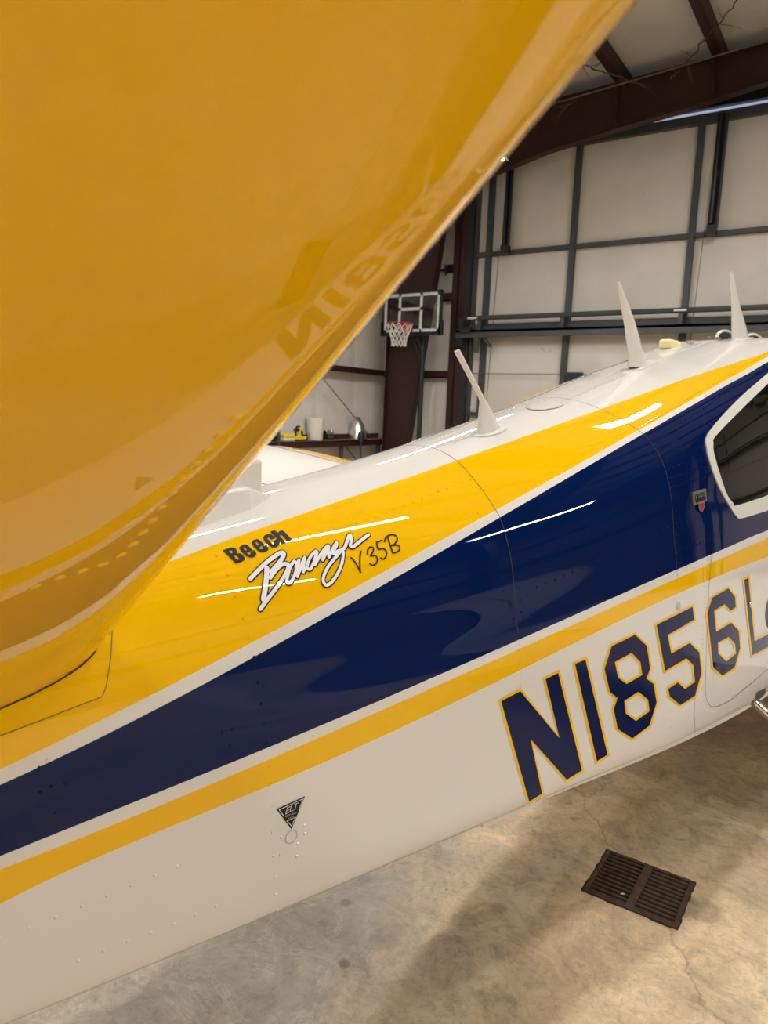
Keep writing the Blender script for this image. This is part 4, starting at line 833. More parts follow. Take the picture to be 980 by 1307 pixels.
# rivets
def in_poly(x, v, poly):
    ins = False
    for a, b in zip(poly, poly[1:] + poly[:1]):
        if (a[1] > v) != (b[1] > v) and x < (b[0] - a[0]) * (v - a[1]) / (b[1] - a[1]) + a[0]: ins = not ins
    return ins
def paint_at(x, v):
    for ch, outer, inner in D['REG']:
        if in_poly(x, v, inner[0]) and not any(in_poly(x, v, q) for q in inner[1:]): return 2
        if in_poly(x, v, outer[0]) and not any(in_poly(x, v, q) for q in outer[1:]): return 1
    return band(x, v)
riv = MB()
def rivet(x, v, r=0.0034, h=0.0022):
    c = Vector(surf(x, v)); n = Vector(normal(x, v))
    t = n.orthogonal().normalized(); u = n.cross(t)
    vs = []
    for rr, hh in ((1.0, -0.0003), (0.72, 0.7 * h)):
        vs += [c + (t * math.cos(2 * PI * j / 7) + u * math.sin(2 * PI * j / 7)) * r * rr + n * hh for j in range(7)]
    vs.append(c + n * h)
    fs = [(j, (j + 1) % 7, 7 + (j + 1) % 7, 7 + j) for j in range(7)] + [(7 + j, 7 + (j + 1) % 7, 14) for j in range(7)]
    riv.add(vs, fs, paint_at(x, v))
for pts, sp in D['RIV']:
    carry = 0.0
    for a, b in zip(pts[:-1], pts[1:]):
        L = (Vector(surf(*a)) - Vector(surf(*b))).length
        d = carry
        while d < L:
            k = d / L
            rivet(a[0] + (b[0] - a[0]) * k, a[1] + (b[1] - a[1]) * k)
            d += sp
        carry = d - L
for p in D['RIVS']: rivet(p[0], p[1], 0.0036, 0.0022)
rv = riv.build('rivet', PAINTS, plane, smooth=True); rv['kind'] = 'stuff'

# side window: proud white frame round a dark pane
WI = D['WI'][:-1] + [[3.35, 8.72], [3.62, 8.2], [3.70, 6.5], [3.66, 4.4], [3.5, 3.9], [3.35, 4.0]]
WO = D['WO'][:-1] + [[3.38, 9.1], [3.70, 8.5], [3.78, 6.5], [3.73, 4.0], [3.55, 3.45], [3.36, 3.5]]
side_window = decal('side_window', [[WO, WI]], 0.004, 'white_paint', plane, maxlen=0.04)
m = MB()
for lp, o1, o2 in ((WO, 0.004, -0.001), (WI, 0.004, -0.001)):
    q = []
    for a, b in zip(lp, lp[1:] + lp[:1]):
        for k in range(6): q.append((a[0] + (b[0] - a[0]) * k / 6, a[1] + (b[1] - a[1]) * k / 6))
    n = len(q)
    m.add([surf(p[0], p[1], o1) for p in q] + [surf(p[0], p[1], o2) for p in q], [(i, (i + 1) % n, n + (i + 1) % n, n + i) for i in range(n)])
m.build('window_frame_edge', 'white_paint', side_window)
decal('window_pane', [[WI]], 0.0012, 'tinted_glass', side_window, maxlen=0.04)['label'] = 'dark tinted window pane'
# windows ahead and on the far side, and the windshield
for v0, v1, xa, xb in ((3.6, 8.4, 3.8, 4.35),):
    for sg in (1, -1):
        decal('window_pane', [[[[xa, v1], [xa - 0.02, v0 + 0.3], [xb - 0.12, v0], [xb, v0 + 0.5], [xb + 0.1, v1]]]], 0.0015, 'tinted_glass', plane, maxlen=0.05) if sg == 1 else None
far = obj('window_pane', [], [], 'tinted_glass', plane)
q = decal('far_tmp', [[WI]], 0.0012, 'tinted_glass', plane, maxlen=0.06)
far.data.from_pydata([(v.co.x, -v.co.y, v.co.z) for v in q.data.vertices], [], [tuple(reversed(p.vertices)) for p in q.data.polygons])
bpy.data.objects.remove(q)
decal('windshield', [[[[4.3, -6.0], [4.3, 6.0], [4.75, 7.2], [5.2, 6.2], [5.25, 0], [5.2, -6.2], [4.75, -7.2]]]], 0.0015, 'tinted_glass', plane, maxlen=0.08)

# ---- roof antennas
def fin_antenna(name, base, ws, pts, lab_):
    """tapered blade on an oval foot; pts = (front edge, back edge) pairs from the foot up, ws = half widths"""
    m = MB()
    rings = []
    n = 12
    for (a, b), w in zip(pts, ws):
        a = Vector(a); b = Vector(b)
        c = (a + b) / 2; h = (b - a) / 2
        rings.append([c + h * math.cos(2 * PI * k / n) + Vector((0, 1, 0)) * w * math.sin(2 * PI * k / n) for k in range(n)])
    vs = [v for r in rings for v in r]
    fs = [(i * n + k, i * n + (k + 1) % n, (i + 1) * n + (k + 1) % n, (i + 1) * n + k) for i in range(len(rings) - 1) for k in range(n)]
    fs.append(tuple(range((len(rings) - 1) * n, len(rings) * n)))
    m.add(vs, fs)
    o = m.build('antenna', 'white_paint', plane, smooth=True)
    o['label'] = lab_
    f = MB()
    bx, bv, rx, rv_ = base
    k = 20
    top = [surf(bx + rx * math.cos(2 * PI * j / k), bv + rv_ * math.sin(2 * PI * j / k), 0.005) for j in range(k)]
    low = [surf(bx + rx * 1.06 * math.cos(2 * PI * j / k), bv + rv_ * 1.06 * math.sin(2 * PI * j / k), -0.002) for j in range(k)]
    f.add(top + low, [tuple(range(k))] + [(j, (j + 1) % k, k + (j + 1) % k, k + j) for j in range(k)])
    f.build('antenna_foot', 'white_paint', o)
    return o
def Z(p, dz=0.0, dx=0.0): return (p[0] + dx, p[1], p[2] + CAM_H + dz)
A = D['A1']
lerp = lambda p, q, k: [p[i] + (q[i] - p[i]) * k for i in range(3)]
fin_antenna('antenna', (1.70, 0.88, 0.072, 0.42), [0.022, 0.016, 0.011, 0.0085, 0.0075, 0.006],
            [(Z(A[0], -0.02, -0.005), Z(A[1], -0.02, 0.005)), (Z(lerp(A[0], A[2], 0.12)), Z(lerp(A[1], A[3], 0.25))), (Z(lerp(A[0], A[2], 0.55)), Z(lerp(A[1], A[3], 0.7))), (Z(A[2]), Z(A[3])),
             (Z(lerp(A[2], A[4], 0.10), 0, 0.004), Z(lerp(A[3], A[5], 0.10), 0, -0.004)), (Z(A[4]), Z(A[5]))], 'bent whip antenna nearest the tail')
A = D['A2']
fin_antenna('antenna', (2.75, 0.25, 0.125, 0.42), [0.02, 0.014, 0.010, 0.007, 0.004],
            [(Z(A[0], -0.02), Z(A[1], -0.02)), (Z(lerp(A[0], A[2], 0.15)), Z(lerp(A[1], A[3], 0.2))), (Z(A[2]), Z(A[3])), (Z(lerp(A[2], A[4], 0.6)), Z(lerp(A[3], A[5], 0.6))), (Z(A[4]), Z(A[5]))], 'straight tapering blade antenna, middle of the three')
A = D['A3']
fin_antenna('antenna', (3.81, 0.5, 0.12, 0.36), [0.022, 0.015, 0.011, 0.007, 0.004],
            [(Z(A[0], -0.02), Z(A[1], -0.02)), (Z(lerp(A[0], A[2], 0.2)), Z(lerp(A[1], A[3], 0.35))), (Z(A[2]), Z(A[3])), (Z(lerp(A[2], A[4], 0.6)), Z(lerp(A[3], A[5], 0.6))), (Z(A[4]), Z(A[5]))], 'curved blade antenna nearest the cabin front')
b = bevel(MB().box((-0.065, -0.03, -0.01), (0.065, 0.03, 0.035)).build('beacon', 'cream_plastic', plane), 0.012)
b.location = Z((3.42, 0.13, S(3.42, 1.3)[2])); b['label'] = 'cream plastic block on the roof'
for x, y in ((3.77, -0.01), (4.13, -0.03)):
    m = MB()
    k = 14
    arch = [(math.cos(PI * j / k), math.sin(PI * j / k)) for j in range(k + 1)]
    zb = S(x, 0.2)[2] + CAM_H - 0.006
    m.tube([(x + 0.15 * c, y, zb + 0.040 * s_) for c, s_ in arch], 0.007, 8)
    vent = m.build('roof_vent', 'white_paint', plane, smooth=True)
    m = MB()
    m.add([(x + 0.147 * c, y - 0.002, zb + 0.038 * s_) for c, s_ in arch] + [(x + 0.12 * c, y + 0.05, zb + 0.02 * s_) for c, s_ in arch],
          [tuple(range(k + 1))] + [(j, j + 1, k + 2 + j, k + 1 + j) for j in range(k)])
    m.build('vent_opening', 'black_plastic', vent)

# ---- small fittings on the right side
def badge_poly(i, off): return [[D['BADGE'][i]]]
bd = decal('badge', badge_poly(0, 0), 0.004, 'badge_metal', plane, maxlen=0.03)
bd['label'] = 'small silver plate badge with a red shield below'
decal('badge_panel', badge_poly(1, 0), 0.0048, 'black_vinyl', bd, maxlen=0.03)
lines('badge_lettering', D['BADGEL'], 'badge_metal', bd, 0.0052)
decal('badge_shield', badge_poly(2, 0), 0.0058, 'badge_metal', bd, maxlen=0.03)
decal('badge_enamel', badge_poly(3, 0), 0.0064, 'red_enamel', bd, maxlen=0.03)
m = MB()
for i in range(4):
    a, b = D['BADGE'][0][i], D['BADGE'][0][(i + 1) % 4]
    m.add([surf(a[0], a[1], .004), surf(b[0], b[1], .004), surf(b[0], b[1], -.001), surf(a[0], a[1], -.001)], [(0, 1, 2, 3)])
m.build('badge_edge', 'badge_metal', bd)
def disc(name, key, r, h, mt, parent=None):
    x, v = D['PT'][key]
    c = Vector(surf(x, v)); n = Vector(normal(x, v)); t = n.orthogonal().normalized(); u = n.cross(t)
    m = MB(); k = 24
    rings = [(r, -0.001), (r, h * 0.7), (r * 0.9, h), (r * 0.5, h * 1.05)]
    vs = [c + (t * math.cos(2 * PI * j / k) + u * math.sin(2 * PI * j / k)) * rr + n * hh for rr, hh in rings for j in range(k)]
    fs = [(i * k + j, i * k + (j + 1) % k, (i + 1) * k + (j + 1) % k, (i + 1) * k + j) for i in range(3) for j in range(k)] + [tuple(3 * k + j for j in range(k))]
    m.add(vs, fs)
    return m.build(name, mt, parent or plane, smooth=True)
disc('filler_cap', 'cap', 0.0125, 0.003, 'satin_silver')['label'] = 'small round silver cap'
disc('door_lock', 'key', 0.010, 0.006, 'chrome')
hd = disc('door_handle', 'handle', 0.060, 0.004, 'grey_metal')
hd['label'] = 'round recessed grey door handle'
x, v = D['PT']['handle']
lines('handle_lever', [[[(x - 0.035, v + 0.1), (x + 0.035, v - 0.15)], 0.018]], 'dark_steel', hd, 0.007)
# boarding step: riveted bracket and bright tube
bk = D['BRK']
sb = decal('boarding_step', [[bk]], 0.004, 'grey_metal', plane, maxlen=0.05)
sb['label'] = 'grey bracket with a bright metal step tube'
c = Vector(surf(bk[3][0] * 0.4 + bk[2][0] * 0.6, bk[3][1] * 0.5 + bk[2][1] * 0.5))
MB().tube([c + Vector((-0.0, 0.03, 0.015)), c + Vector((0.03, -0.10, -0.085)), c + Vector((0.06, -0.20, -0.18)), c + Vector((0.16, -0.22, -0.20))], 0.019, 14).build('step_tube', 'chrome', sb, smooth=True)
cxm = sum(p[0] for p in bk) / 4; cvm = sum(p[1] for p in bk) / 4
m = MB()
for p in bk:
    q = (p[0] + (cxm - p[0]) * 0.35, p[1] + (cvm - p[1]) * 0.35)
    stroke_geo(m, [q, (q[0] + 0.0005, q[1])], 0.010, 0.0055)
o = obj('bracket_screw', m.v, m.f, 'chrome', sb); fix_out(o); o['kind'] = 'stuff'
# belly strake under the keel
m = MB()
q = [(1.365 + 0.20 * k / 10) for k in range(11)]
vs = []
for x in q:
    a = Vector(surf(x, 13.6)); vs += [a + Vector((0, -0.002, 0.004)), a + Vector((0, -0.002, -0.009)), a + Vector((0, 0.006, -0.009)), a + Vector((0, 0.006, 0.004))]
m.add(vs, [(4 * i + j, 4 * i + (j + 1) % 4, 4 * i + 4 + (j + 1) % 4, 4 * i + 4 + j) for i in range(10) for j in range(4)] + [(0, 1, 2, 3), (43, 42, 41, 40)])
m.build('belly_strake', 'white_paint', plane)

# ---- lifting surfaces
def naca(t, camber=0.0, n=26):
    """closed section, chord 0 (nose) to 1 (tail): list of (c, height), lower side from tail to nose then upper"""
    xs = [0.5 * (1 - math.cos(PI * i / n)) for i in range(n + 1)]
    yt = lambda x: 5 * t * (0.2969 * math.sqrt(x) - 0.126 * x - 0.3516 * x * x + 0.2843 * x ** 3 - 0.1036 * x ** 4)
    cam = lambda x: camber * 4 * x * (1 - x)
    return [(x, cam(x) - yt(x)) for x in reversed(xs)] + [(x, cam(x) + yt(x)) for x in xs[1:-1]]
G33 = math.radians(33)
ST_D = Vector(D['STD']); ST_R = Vector(D['STR'])          # nose line of the right tail surface: direction, root point
def inside(p):
    """is a point inside the fuselage?"""
    if not (-1.05 < p[0] < 6.7): return False
    c = ctrl(p[0]); y = abs(p[1]); z = p[2] - CAM_H
    if z > c[0][1] or z < c[15][1]: return False
    for k in range(15):
        a, b = c[k], c[k + 1]
        if min(a[1], b[1]) <= z <= max(a[1], b[1]) and abs(a[1] - b[1]) > 1e-6:
            return y < -(a[0] + (b[0] - a[0]) * (z - a[1]) / (b[1] - a[1]))
    return False
def tail_surface(sg):
    sec = naca(0.125, 0.0, 30)
    T = 1.56
    dn = Vector((0, -math.sin(G33), -math.cos(G33)))           # out of the underside
    def pt(t, c, h):
        ch = 1.16 - 0.46 * t / T
        return ST_R + ST_D * t + Vector((-ch * c, 0, 0)) + dn * (-h * ch)
    # the root ends on the fuselage skin
    roots = []
    for c, h in sec:
        lo, hi = -0.35, 0.5
        for _ in range(30):
            mid = (lo + hi) / 2
            p = pt(mid, c, h)
            if inside(p) or (p[1] > -0.01): lo = mid
            else: hi = mid
        roots.append(hi + 0.003)
    ts = [0, .02, .05, .1, .16, .24, .34, .45, .57, .7, .82, .91, .96, .985, 1.0]
    sq = [1] * 11 + [0.97, 0.85, 0.62, 0.25]
    rings = []
    n = len(sec)
    for k, u in enumerate(ts):
        ring = []
        for (c, h), r0 in zip(sec, roots):
            t = r0 + (T - r0) * u
            cc = 0.5 + (c - 0.5) * (1 if u < 0.9 else 1 - 0.35 * ((u - 0.9) / 0.1) ** 2)
            p = pt(t, cc, h * sq[k])
            ring.append((p.x, p.y * sg, p.z))
        rings.append(ring)
    vs = [p for r in rings for p in r]
    fs = []; fm = []
    for i in range(len(rings) - 1):
        for k in range(n):
            a = i * n + k; b = i * n + (k + 1) % n
            fs.append((a, b, b + n, a + n))
            c = sec[k][0]; up = k > 30
            fm.append(0 if up and c > 0.10 else 1)
    fs.append(tuple(range((len(rings) - 1) * n, len(rings) * n))); fm.append(1)
    o = obj('tail_surface', vs, fs, PAINTS, plane, fm, True)
    bm = bmesh.new(); bm.from_mesh(o.data); bmesh.ops.recalc_face_normals(bm, faces=bm.faces); bm.to_mesh(o.data); bm.free()
    o['label'] = 'yellow underside of the right V-tail surface overhead' if sg > 0 else 'left V-tail surface'
    # dark gap where the root meets the skin, both lips
    lip = [Vector(rings[0][k]) for k in range(n) if sec[k][0] < 0.97]
    MB().tube(lip[:31], 0.0022, 6).build('root_gap', 'black_vinyl', o)
    if sg > 0:
        # dimpled screw rows: along the front spar and along the root rib
        m = MB()
        def dome(t, c, r=0.0055, hgt=0.0022):
            yt = 5 * 0.125 * (0.2969 * math.sqrt(c) - 0.126 * c - 0.3516 * c * c + 0.2843 * c ** 3 - 0.1036 * c ** 4)
            p = pt(t, c, -yt)
            e = 0.002
            q = pt(t, c + e, -5 * 0.125 * (0.2969 * math.sqrt(c + e) - 0.126 * (c + e) - 0.3516 * (c + e) ** 2 + 0.2843 * (c + e) ** 3 - 0.1036 * (c + e) ** 4))
            tx = (q - p).normalized(); nn = tx.cross(ST_D).normalized()
            if nn.dot(dn) < 0: nn = -nn
            uu = nn.cross(tx)
            k = 9
            vs = []
            for rr, hh in ((1.0, -0.0004), (0.7, 0.75 * hgt)):
                vs += [p + (tx * math.cos(2 * PI * j / k) + uu * math.sin(2 * PI * j / k)) * r * rr + nn * hh for j in range(k)]
            vs.append(p + nn * hgt)
            m.add(vs, [(j, (j + 1) % k, k + (j + 1) % k, k + j) for j in range(k)] + [(k + j, k + (j + 1) % k, 2 * k) for j in range(k)])
        for t_, c_ in D['SCR']: dome(t_, c_, 0.0058, 0.0016)
        for t_, c_ in D['SCR2']: dome(t_, c_, 0.0028, 0.0012)
        for t_, c_ in D['SCR3']: dome(t_, c_, 0.0062, 0.0022)
        r = m.build('surface_screw', 'yellow_paint', o, smooth=True); r['kind'] = 'stuff'
    return o
tail_surface(1)
tail_surface(-1)
# fairing between the tail surfaces
f = bevel(MB().box((0.60, -0.035, 1.40), (0.93, 0.045, 1.528)).build('tail_fairing', 'white_paint', plane), 0.008, 3)
w = MB()
w.add([(0.5, -0.085, 1.36), (0.875, -0.085, 1.40), (0.99, -0.045, 1.435), (0.5, 0.085, 1.36), (0.875, 0.085, 1.40), (0.99, 0.045, 1.435),
       (0.5, -0.06, 1.445), (0.875, -0.06, 1.475), (0.5, 0.06, 1.445), (0.875, 0.06, 1.475)],
      [(0, 1, 7, 6), (1, 2, 7), (6, 7, 9, 8), (7, 2, 5, 9), (3, 8, 9, 4), (4, 9, 5), (0, 6, 8, 3), (0, 3, 4, 1), (1, 4, 5, 2)])
bevel(w.build('fairing_block', 'white_paint', f), 0.006, 2)

def wing(sg):
    sec = naca(0.115, 0.012, 20)
    n = len(sec)
    st = [(0.30, 5.24, 3.12), (0.6, 5.24, 3.12), (1.5, 5.23, 3.16), (2.5, 5.22, 3.20), (3.3, 5.21, 3.23), (4.15, 5.19, 3.30), (4.6, 5.10, 3.36), (4.85, 4.92, 3.44), (5.0, 4.70, 3.60), (5.06, 4.48, 3.78)]
    rings = []
    for i, (y, xl, xt) in enumerate(st):
        z0 = CAM_H - 1.055 + 0.105 * y
        ch = xl - xt
        sq = 1.0 if i < 7 else (0.9, 0.65, 0.25)[i - 7]
        rings.append([(xl - ch * c, y * sg, z0 + h * ch * sq) for c, h in sec])
    fs = []; fm = []
    for i in range(len(rings) - 1):
        for k in range(n):
            a = i * n + k; b = i * n + (k + 1) % n
            fs.append((a, b, b + n, a + n))
            c = 0.5 * (sec[k][0] + sec[(k + 1) % n][0])
            fm.append(1 if c < 0.30 else 0)
    fs.append(tuple(range((len(rings) - 1) * n, len(rings) * n))); fm.append(0)
    o = obj('wing', [p for r in rings for p in r], fs, PAINTS, plane, fm, True)
    bm = bmesh.new(); bm.from_mesh(o.data); bmesh.ops.recalc_face_normals(bm, faces=bm.faces); bm.to_mesh(o.data); bm.free()
    o['label'] = 'white left wing with yellow front edge' if sg > 0 else 'white right wing with yellow front edge'
    # dark lines on top: behind the yellow edge, the aileron hinge and its inboard end
    def top(y, x):
        for a, b in zip(st[:-1], st[1:]):
            if a[0] <= y <= b[0]:
                k = (y - a[0]) / (b[0] - a[0]); xl = a[1] + (b[1] - a[1]) * k; xt = a[2] + (b[2] - a[2]) * k
        ch = xl - xt; c = (xl - x) / ch
        yt = 5 * 0.115 * (0.2969 * math.sqrt(c) - 0.126 * c - 0.3516 * c * c + 0.2843 * c ** 3 - 0.1036 * c ** 4)
        return (x, y * sg, CAM_H - 1.055 + 0.105 * y + ch * (0.012 * 4 * c * (1 - c) + yt) + 0.001)
    m = MB()
    for path in ([(2.75 + 0.1 * k, 3.52) for k in range(21)], [(2.75, 3.52 - 0.03 * k) for k in range(10)]):
        m.tube([top(*p) for p in path], 0.004, 5)
    m.build('aileron_gap', 'seam_dark', o)
    m = MB()
    m.tube([top(0.7 + 0.1 * k, 4.60) for k in range(40)], 0.003, 5)
    m.build('edge_joint', 'seam_dark', o)
    return o
wing(1)
wing(-1)
# landing gear, propeller
def gear(x, y, ztop, r):
    g = MB()
    g.tube([(x, y, ztop), (x, y, 0.52), (x, y, r + 0.02)], [0.034, 0.034, 0.026], 12)
    g.tube([(x - 0.02, y, r + 0.28), (x - 0.11, y, r + 0.2), (x - 0.02, y, r + 0.1)], 0.014, 8)
    s_ = -1 if y <= 0 else 1
    g.tube([(x, y, r), (x, y + 0.09 * s_, r)], 0.022, 10)
    leg = g.build('landing_gear', 'grey_metal', plane, smooth=True)
    w = MB()
    t = 0.075
    prof = [(r * 0.52, -t * .8), (r * 0.62, -t), (r * 0.86, -t * 0.95), (r * 0.97, -t * 0.55), (r, 0), (r * 0.97, t * 0.55), (r * 0.86, t * 0.95), (r * 0.62, t), (r * 0.52, t * .8)]
    w.lathe(prof, 28, (x, y + 0.09 * s_, r), 0, 'y')
    w.build('tyre', 'rubber', leg, smooth=True)
    h = MB(); h.lathe([(0.001, -t * .5), (r * 0.3, -t * .6), (r * 0.53, -t * 0.85), (r * 0.53, t * 0.85), (r * 0.3, t * .6), (0.001, t * .5)], 24, (x, y + 0.09 * s_, r), 0, 'y')
    h.build('hub', 'white_paint', leg, smooth=True)
gear(3.95, -1.45, 0.78, 0.22)
gear(3.95, 1.45, 0.78, 0.22)
gear(6.05, 0.0, 0.80, 0.18)
sp = MB(); sp.lathe([(0.165, 6.69), (0.165, 6.78), (0.15, 6.88), (0.11, 6.98), (0.06, 7.05), (0.015, 7.08), (0.001, 7.083)], 24, (0, 0, CAM_H - 0.60), 0, 'x')
sp = sp.build('spinner', 'white_paint', plane, smooth=True)
for k in range(3):
    a = 2 * PI * k / 3 + 0.5
    m = MB(); vs = []
    for i, (rr, w, tw) in enumerate([(0.15, 0.05, 0.9), (0.35, 0.075, 0.6), (0.6, 0.08, 0.4), (0.85, 0.065, 0.28), (0.98, 0.035, 0.22)]):
        ct = Vector((6.80, math.cos(a) * rr, CAM_H - 0.60 + math.sin(a) * rr))
        tg = Vector((0, -math.sin(a), math.cos(a))); ax_ = Vector((1, 0, 0))
        cd = tg * math.cos(tw) + ax_ * math.sin(tw); nd = ax_ * math.cos(tw) - tg * math.sin(tw)
        vs += [ct + cd * w, ct + nd * 0.012, ct - cd * w, ct - nd * 0.012]
    m.add(vs, [(4 * i + j, 4 * i + (j + 1) % 4, 4 * i + 4 + (j + 1) % 4, 4 * i + 4 + j) for i in range(4) for j in range(4)] + [(0, 1, 2, 3), (19, 18, 17, 16)])
    m.build('propeller_blade', 'dark_steel', sp)

# ------------------------------------------------------------------ loose things in the hangar
# floor drain
dr = thing('floor_drain', 'rusty square iron drain grate set flush in the concrete floor', 'drain', (DRAIN[0], DRAIN[1], 0))
hx_, hy_ = DRAIN[2], DRAIN[3]
fr = MB()
for a, b in (((-hx_, -hy_), (hx_, -hy_ + 0.013)), ((-hx_, hy_ - 0.013), (hx_, hy_)), ((-hx_, -hy_ + 0.013), (-hx_ + 0.013, hy_ - 0.013)), ((hx_ - 0.013, -hy_ + 0.013), (hx_, hy_ - 0.013))):
    fr.box((a[0], a[1], -0.03), (b[0], b[1], 0.0035))
fr.build('drain_frame', 'iron', dr)
MB().box((-0.014, -hy_ + 0.013, -0.03), (0.014, hy_ - 0.013, 0.003)).build('cross_bar', 'iron', dr)
rnd_ = random.Random(4)
m = MB()
loop_i = []; loop_o = []
for k in range(80):
    u = k / 80 * 4; sd = int(u); w = u - sd
    q = [(-1 + 2 * w, -1), (1, -1 + 2 * w), (1 - 2 * w, 1), (-1, 1 - 2 * w)][sd]
    g_ = rnd_.uniform(0.003, 0.009)
    loop_i.append((q[0] * (hx_ - 0.001), q[1] * (hy_ - 0.001), 0.0012))
    loop_o.append((q[0] * (hx_ + g_), q[1] * (hy_ + g_), 0.0006))
m.add(loop_i + loop_o, [(k, (k + 1) % 80, 80 + (k + 1) % 80, 80 + k) for k in range(80)])
m.build('dirt_edge', 'drain_dirt', dr)
nb = 11
for k in range(nb):
    y = -hy_ + 0.013 + (2 * hy_ - 0.026) * (k + 0.5) / nb
    for s in (-1, 1):
        a, b = sorted((0.014 * s, (hx_ - 0.013) * s))
        bevel(MB().box((a, y - 0.0058, -0.028), (b, y + 0.0058, 0.001)).build('grate_bar', 'iron', dr), 0.002, 1)
lf = thing('dry_leaf', 'tiny tan dry leaf lying on the drain grate', 'leaf', (DRAIN[0] - 0.035, DRAIN[1] - 0.085, 0.0052), 0.6)
MB().add([(-0.008, 0, 0), (0, -0.004, 0.001), (0.009, 0, 0.0005), (0, 0.004, 0.0018), (-0.008, 0, 0.0008), (0, -0.004, 0.0018), (0.009, 0, 0.0013), (0, 0.004, 0.0026)],
         [(0, 1, 2, 3), (7, 6, 5, 4), (0, 4, 5, 1), (1, 5, 6, 2), (2, 6, 7, 3), (3, 7, 4, 0)]).build('leaf_blade', 'sponge_white', lf)

# basketball hoop
HX, HY = -6.86, 10.95
hoop = thing('basketball_hoop', 'portable basketball hoop with clear backboard, red rim and white net by the corner column', 'basketball hoop', (HX, HY, 0))
bw, b0, b1 = 0.60, 2.90, 3.62
m = MB()
for a, b in (((-bw, b0), (bw, b0 + 0.03)), ((-bw, b1 - 0.03), (bw, b1)), ((-bw, b0), (-bw + 0.035, b1)), ((bw - 0.035, b0), (bw, b1)), ((-bw - 0.03, b0 - 0.03), (-bw + 0.03, b0 + 0.22)), ((bw - 0.03, b0 - 0.03), (bw + 0.03, b0 + 0.22)), ((-bw, b0 - 0.03), (bw, b0 + 0.01))):
    m.box((a[0], -0.03, a[1]), (b[0], 0.03, b[1]))
bb = m.build('backboard_frame', 'backboard_black', hoop)
MB().box((-bw + 0.02, -0.008, b0 + 0.02), (bw - 0.02, 0.0, b1 - 0.02)).build('backboard_pane', 'clear_acrylic', hoop)
m = MB()
t_ = 0.05
q0, q1 = b0 + 0.03, b1 - 0.03; w_ = bw - 0.035
for a, b in (((-w_, q0), (w_, q0 + t_)), ((-w_, q1 - t_), (w_, q1)), ((-w_, q0), (-w_ + t_, q1)), ((w_ - t_, q0), (w_, q1)),
             ((-0.27, q0), (-0.22, q1)), ((0.17, q0), (0.22, q1)), ((-0.27, b0 + 0.40), (0.22, b0 + 0.45))):
    m.box((a[0], -0.014, a[1]), (b[0], -0.009, b[1]))
m.build('backboard_marking', 'backboard_white', hoop)
RC = (-0.05, -0.30, 3.045); RR = 0.225
m = MB()
ring = [(RC[0] + RR * math.cos(2 * PI * k / 28), RC[1] + RR * math.sin(2 * PI * k / 28), RC[2]) for k in range(29)]
m.tube(ring, 0.011, 8, 0, False)
m.box((RC[0] - 0.09, -0.10, 2.94), (RC[0] + 0.09, -0.015, 3.05))
m.tube([(RC[0] - 0.07, -0.05, 2.98), (RC[0] - 0.12, RC[1] + 0.17, 3.04)], 0.009, 6)
m.tube([(RC[0] + 0.07, -0.05, 2.98), (RC[0] + 0.12, RC[1] + 0.17, 3.04)], 0.009, 6)
m.build('rim', 'rim_red', hoop, smooth=True)
m = MB()
ns = 12
levels = [(RR, 0.0), (RR * 0.88, -0.09), (RR * 0.74, -0.17), (RR * 0.62, -0.25), (RR * 0.55, -0.32), (RR * 0.56, -0.38)]
for k in range(ns):
    for sg in (1, -1):
        p = []
        for i, (r, z) in enumerate(levels):
            a = 2 * PI * (k + sg * 0.5 * i) / ns
            p.append((RC[0] + r * math.cos(a), RC[1] + r * math.sin(a), RC[2] + z))
        m.tube(p, 0.0065, 5, 0, False)
m.build('net', 'net_white', hoop)
m = MB()
m.tube([(0.09, 0.28, 0.1), (0.09, 0.28, 3.0)], 0.045, 12)
m.build('pole', 'backboard_black', hoop, smooth=True)
m = MB()
for s in (-0.05, 0.05):
    m.tube([(0.09 + s, 0.28, 2.75), (0.0 + s, 0.03, 3.35)], 0.018, 6)
    m.tube([(0.09 + s, 0.28, 2.45), (0.0 + s, 0.03, 3.0)], 0.018, 6)
    m.tube([(0.09 + s, 0.28, 2.95), (0.0 + s, 0.03, 3.5)], 0.014, 6)
m.tube([(0.09, 0.2, 2.75), (-0.18, 0.03, 3.0)], 0.02, 6)
m.build('support_arm', 'backboard_black', hoop)
bevel(MB().box((-0.38, -0.1, 0.0), (0.5, 0.42, 0.17)).build('base', 'backboard_black', hoop), 0.05, 3)

# shelf along the left wall
SXW = XL + 0.27
shelf = thing('wall_shelf', 'dark red steel shelf ledge running along the left wall', 'shelf', (XL, 9.4, 0))
m = MB()
m.box((0.06, -1.6, 0.985), (0.36, 2.25, 1.0))
m.box((0.345, -1.6, 0.90), (0.36, 2.25, 1.0))
m.box((0.06, -1.6, 1.0), (0.075, 2.25, 1.10))
m.build('ledge', 'red_steel', shelf)
MB().box((0.08, -1.55, 1.0), (0.34, 2.2, 1.014)).build('shelf_board', 'wood_board', shelf)
for y in (-1.3, 0.78, 1.95):
    MB().box((0.26, y - 0.03, 0.0), (0.32, y + 0.03, 0.985)).build('leg', 'grey_steel', shelf)
MB().tube([(0.29, 0.80, 0.98), (0.29, 1.5, 0.45)], 0.009, 6).build('brace', 'dark_steel', shelf)
SZ = 1.014
def on_shelf(ratio, name, label, cat, rot=0.0, depth=0.2):
    """ratio = y / |x| of the sight line past the thing, used once to space the row"""
    return thing(name, label, cat, (XL + depth, -(XL + depth) * ratio, SZ), rot)
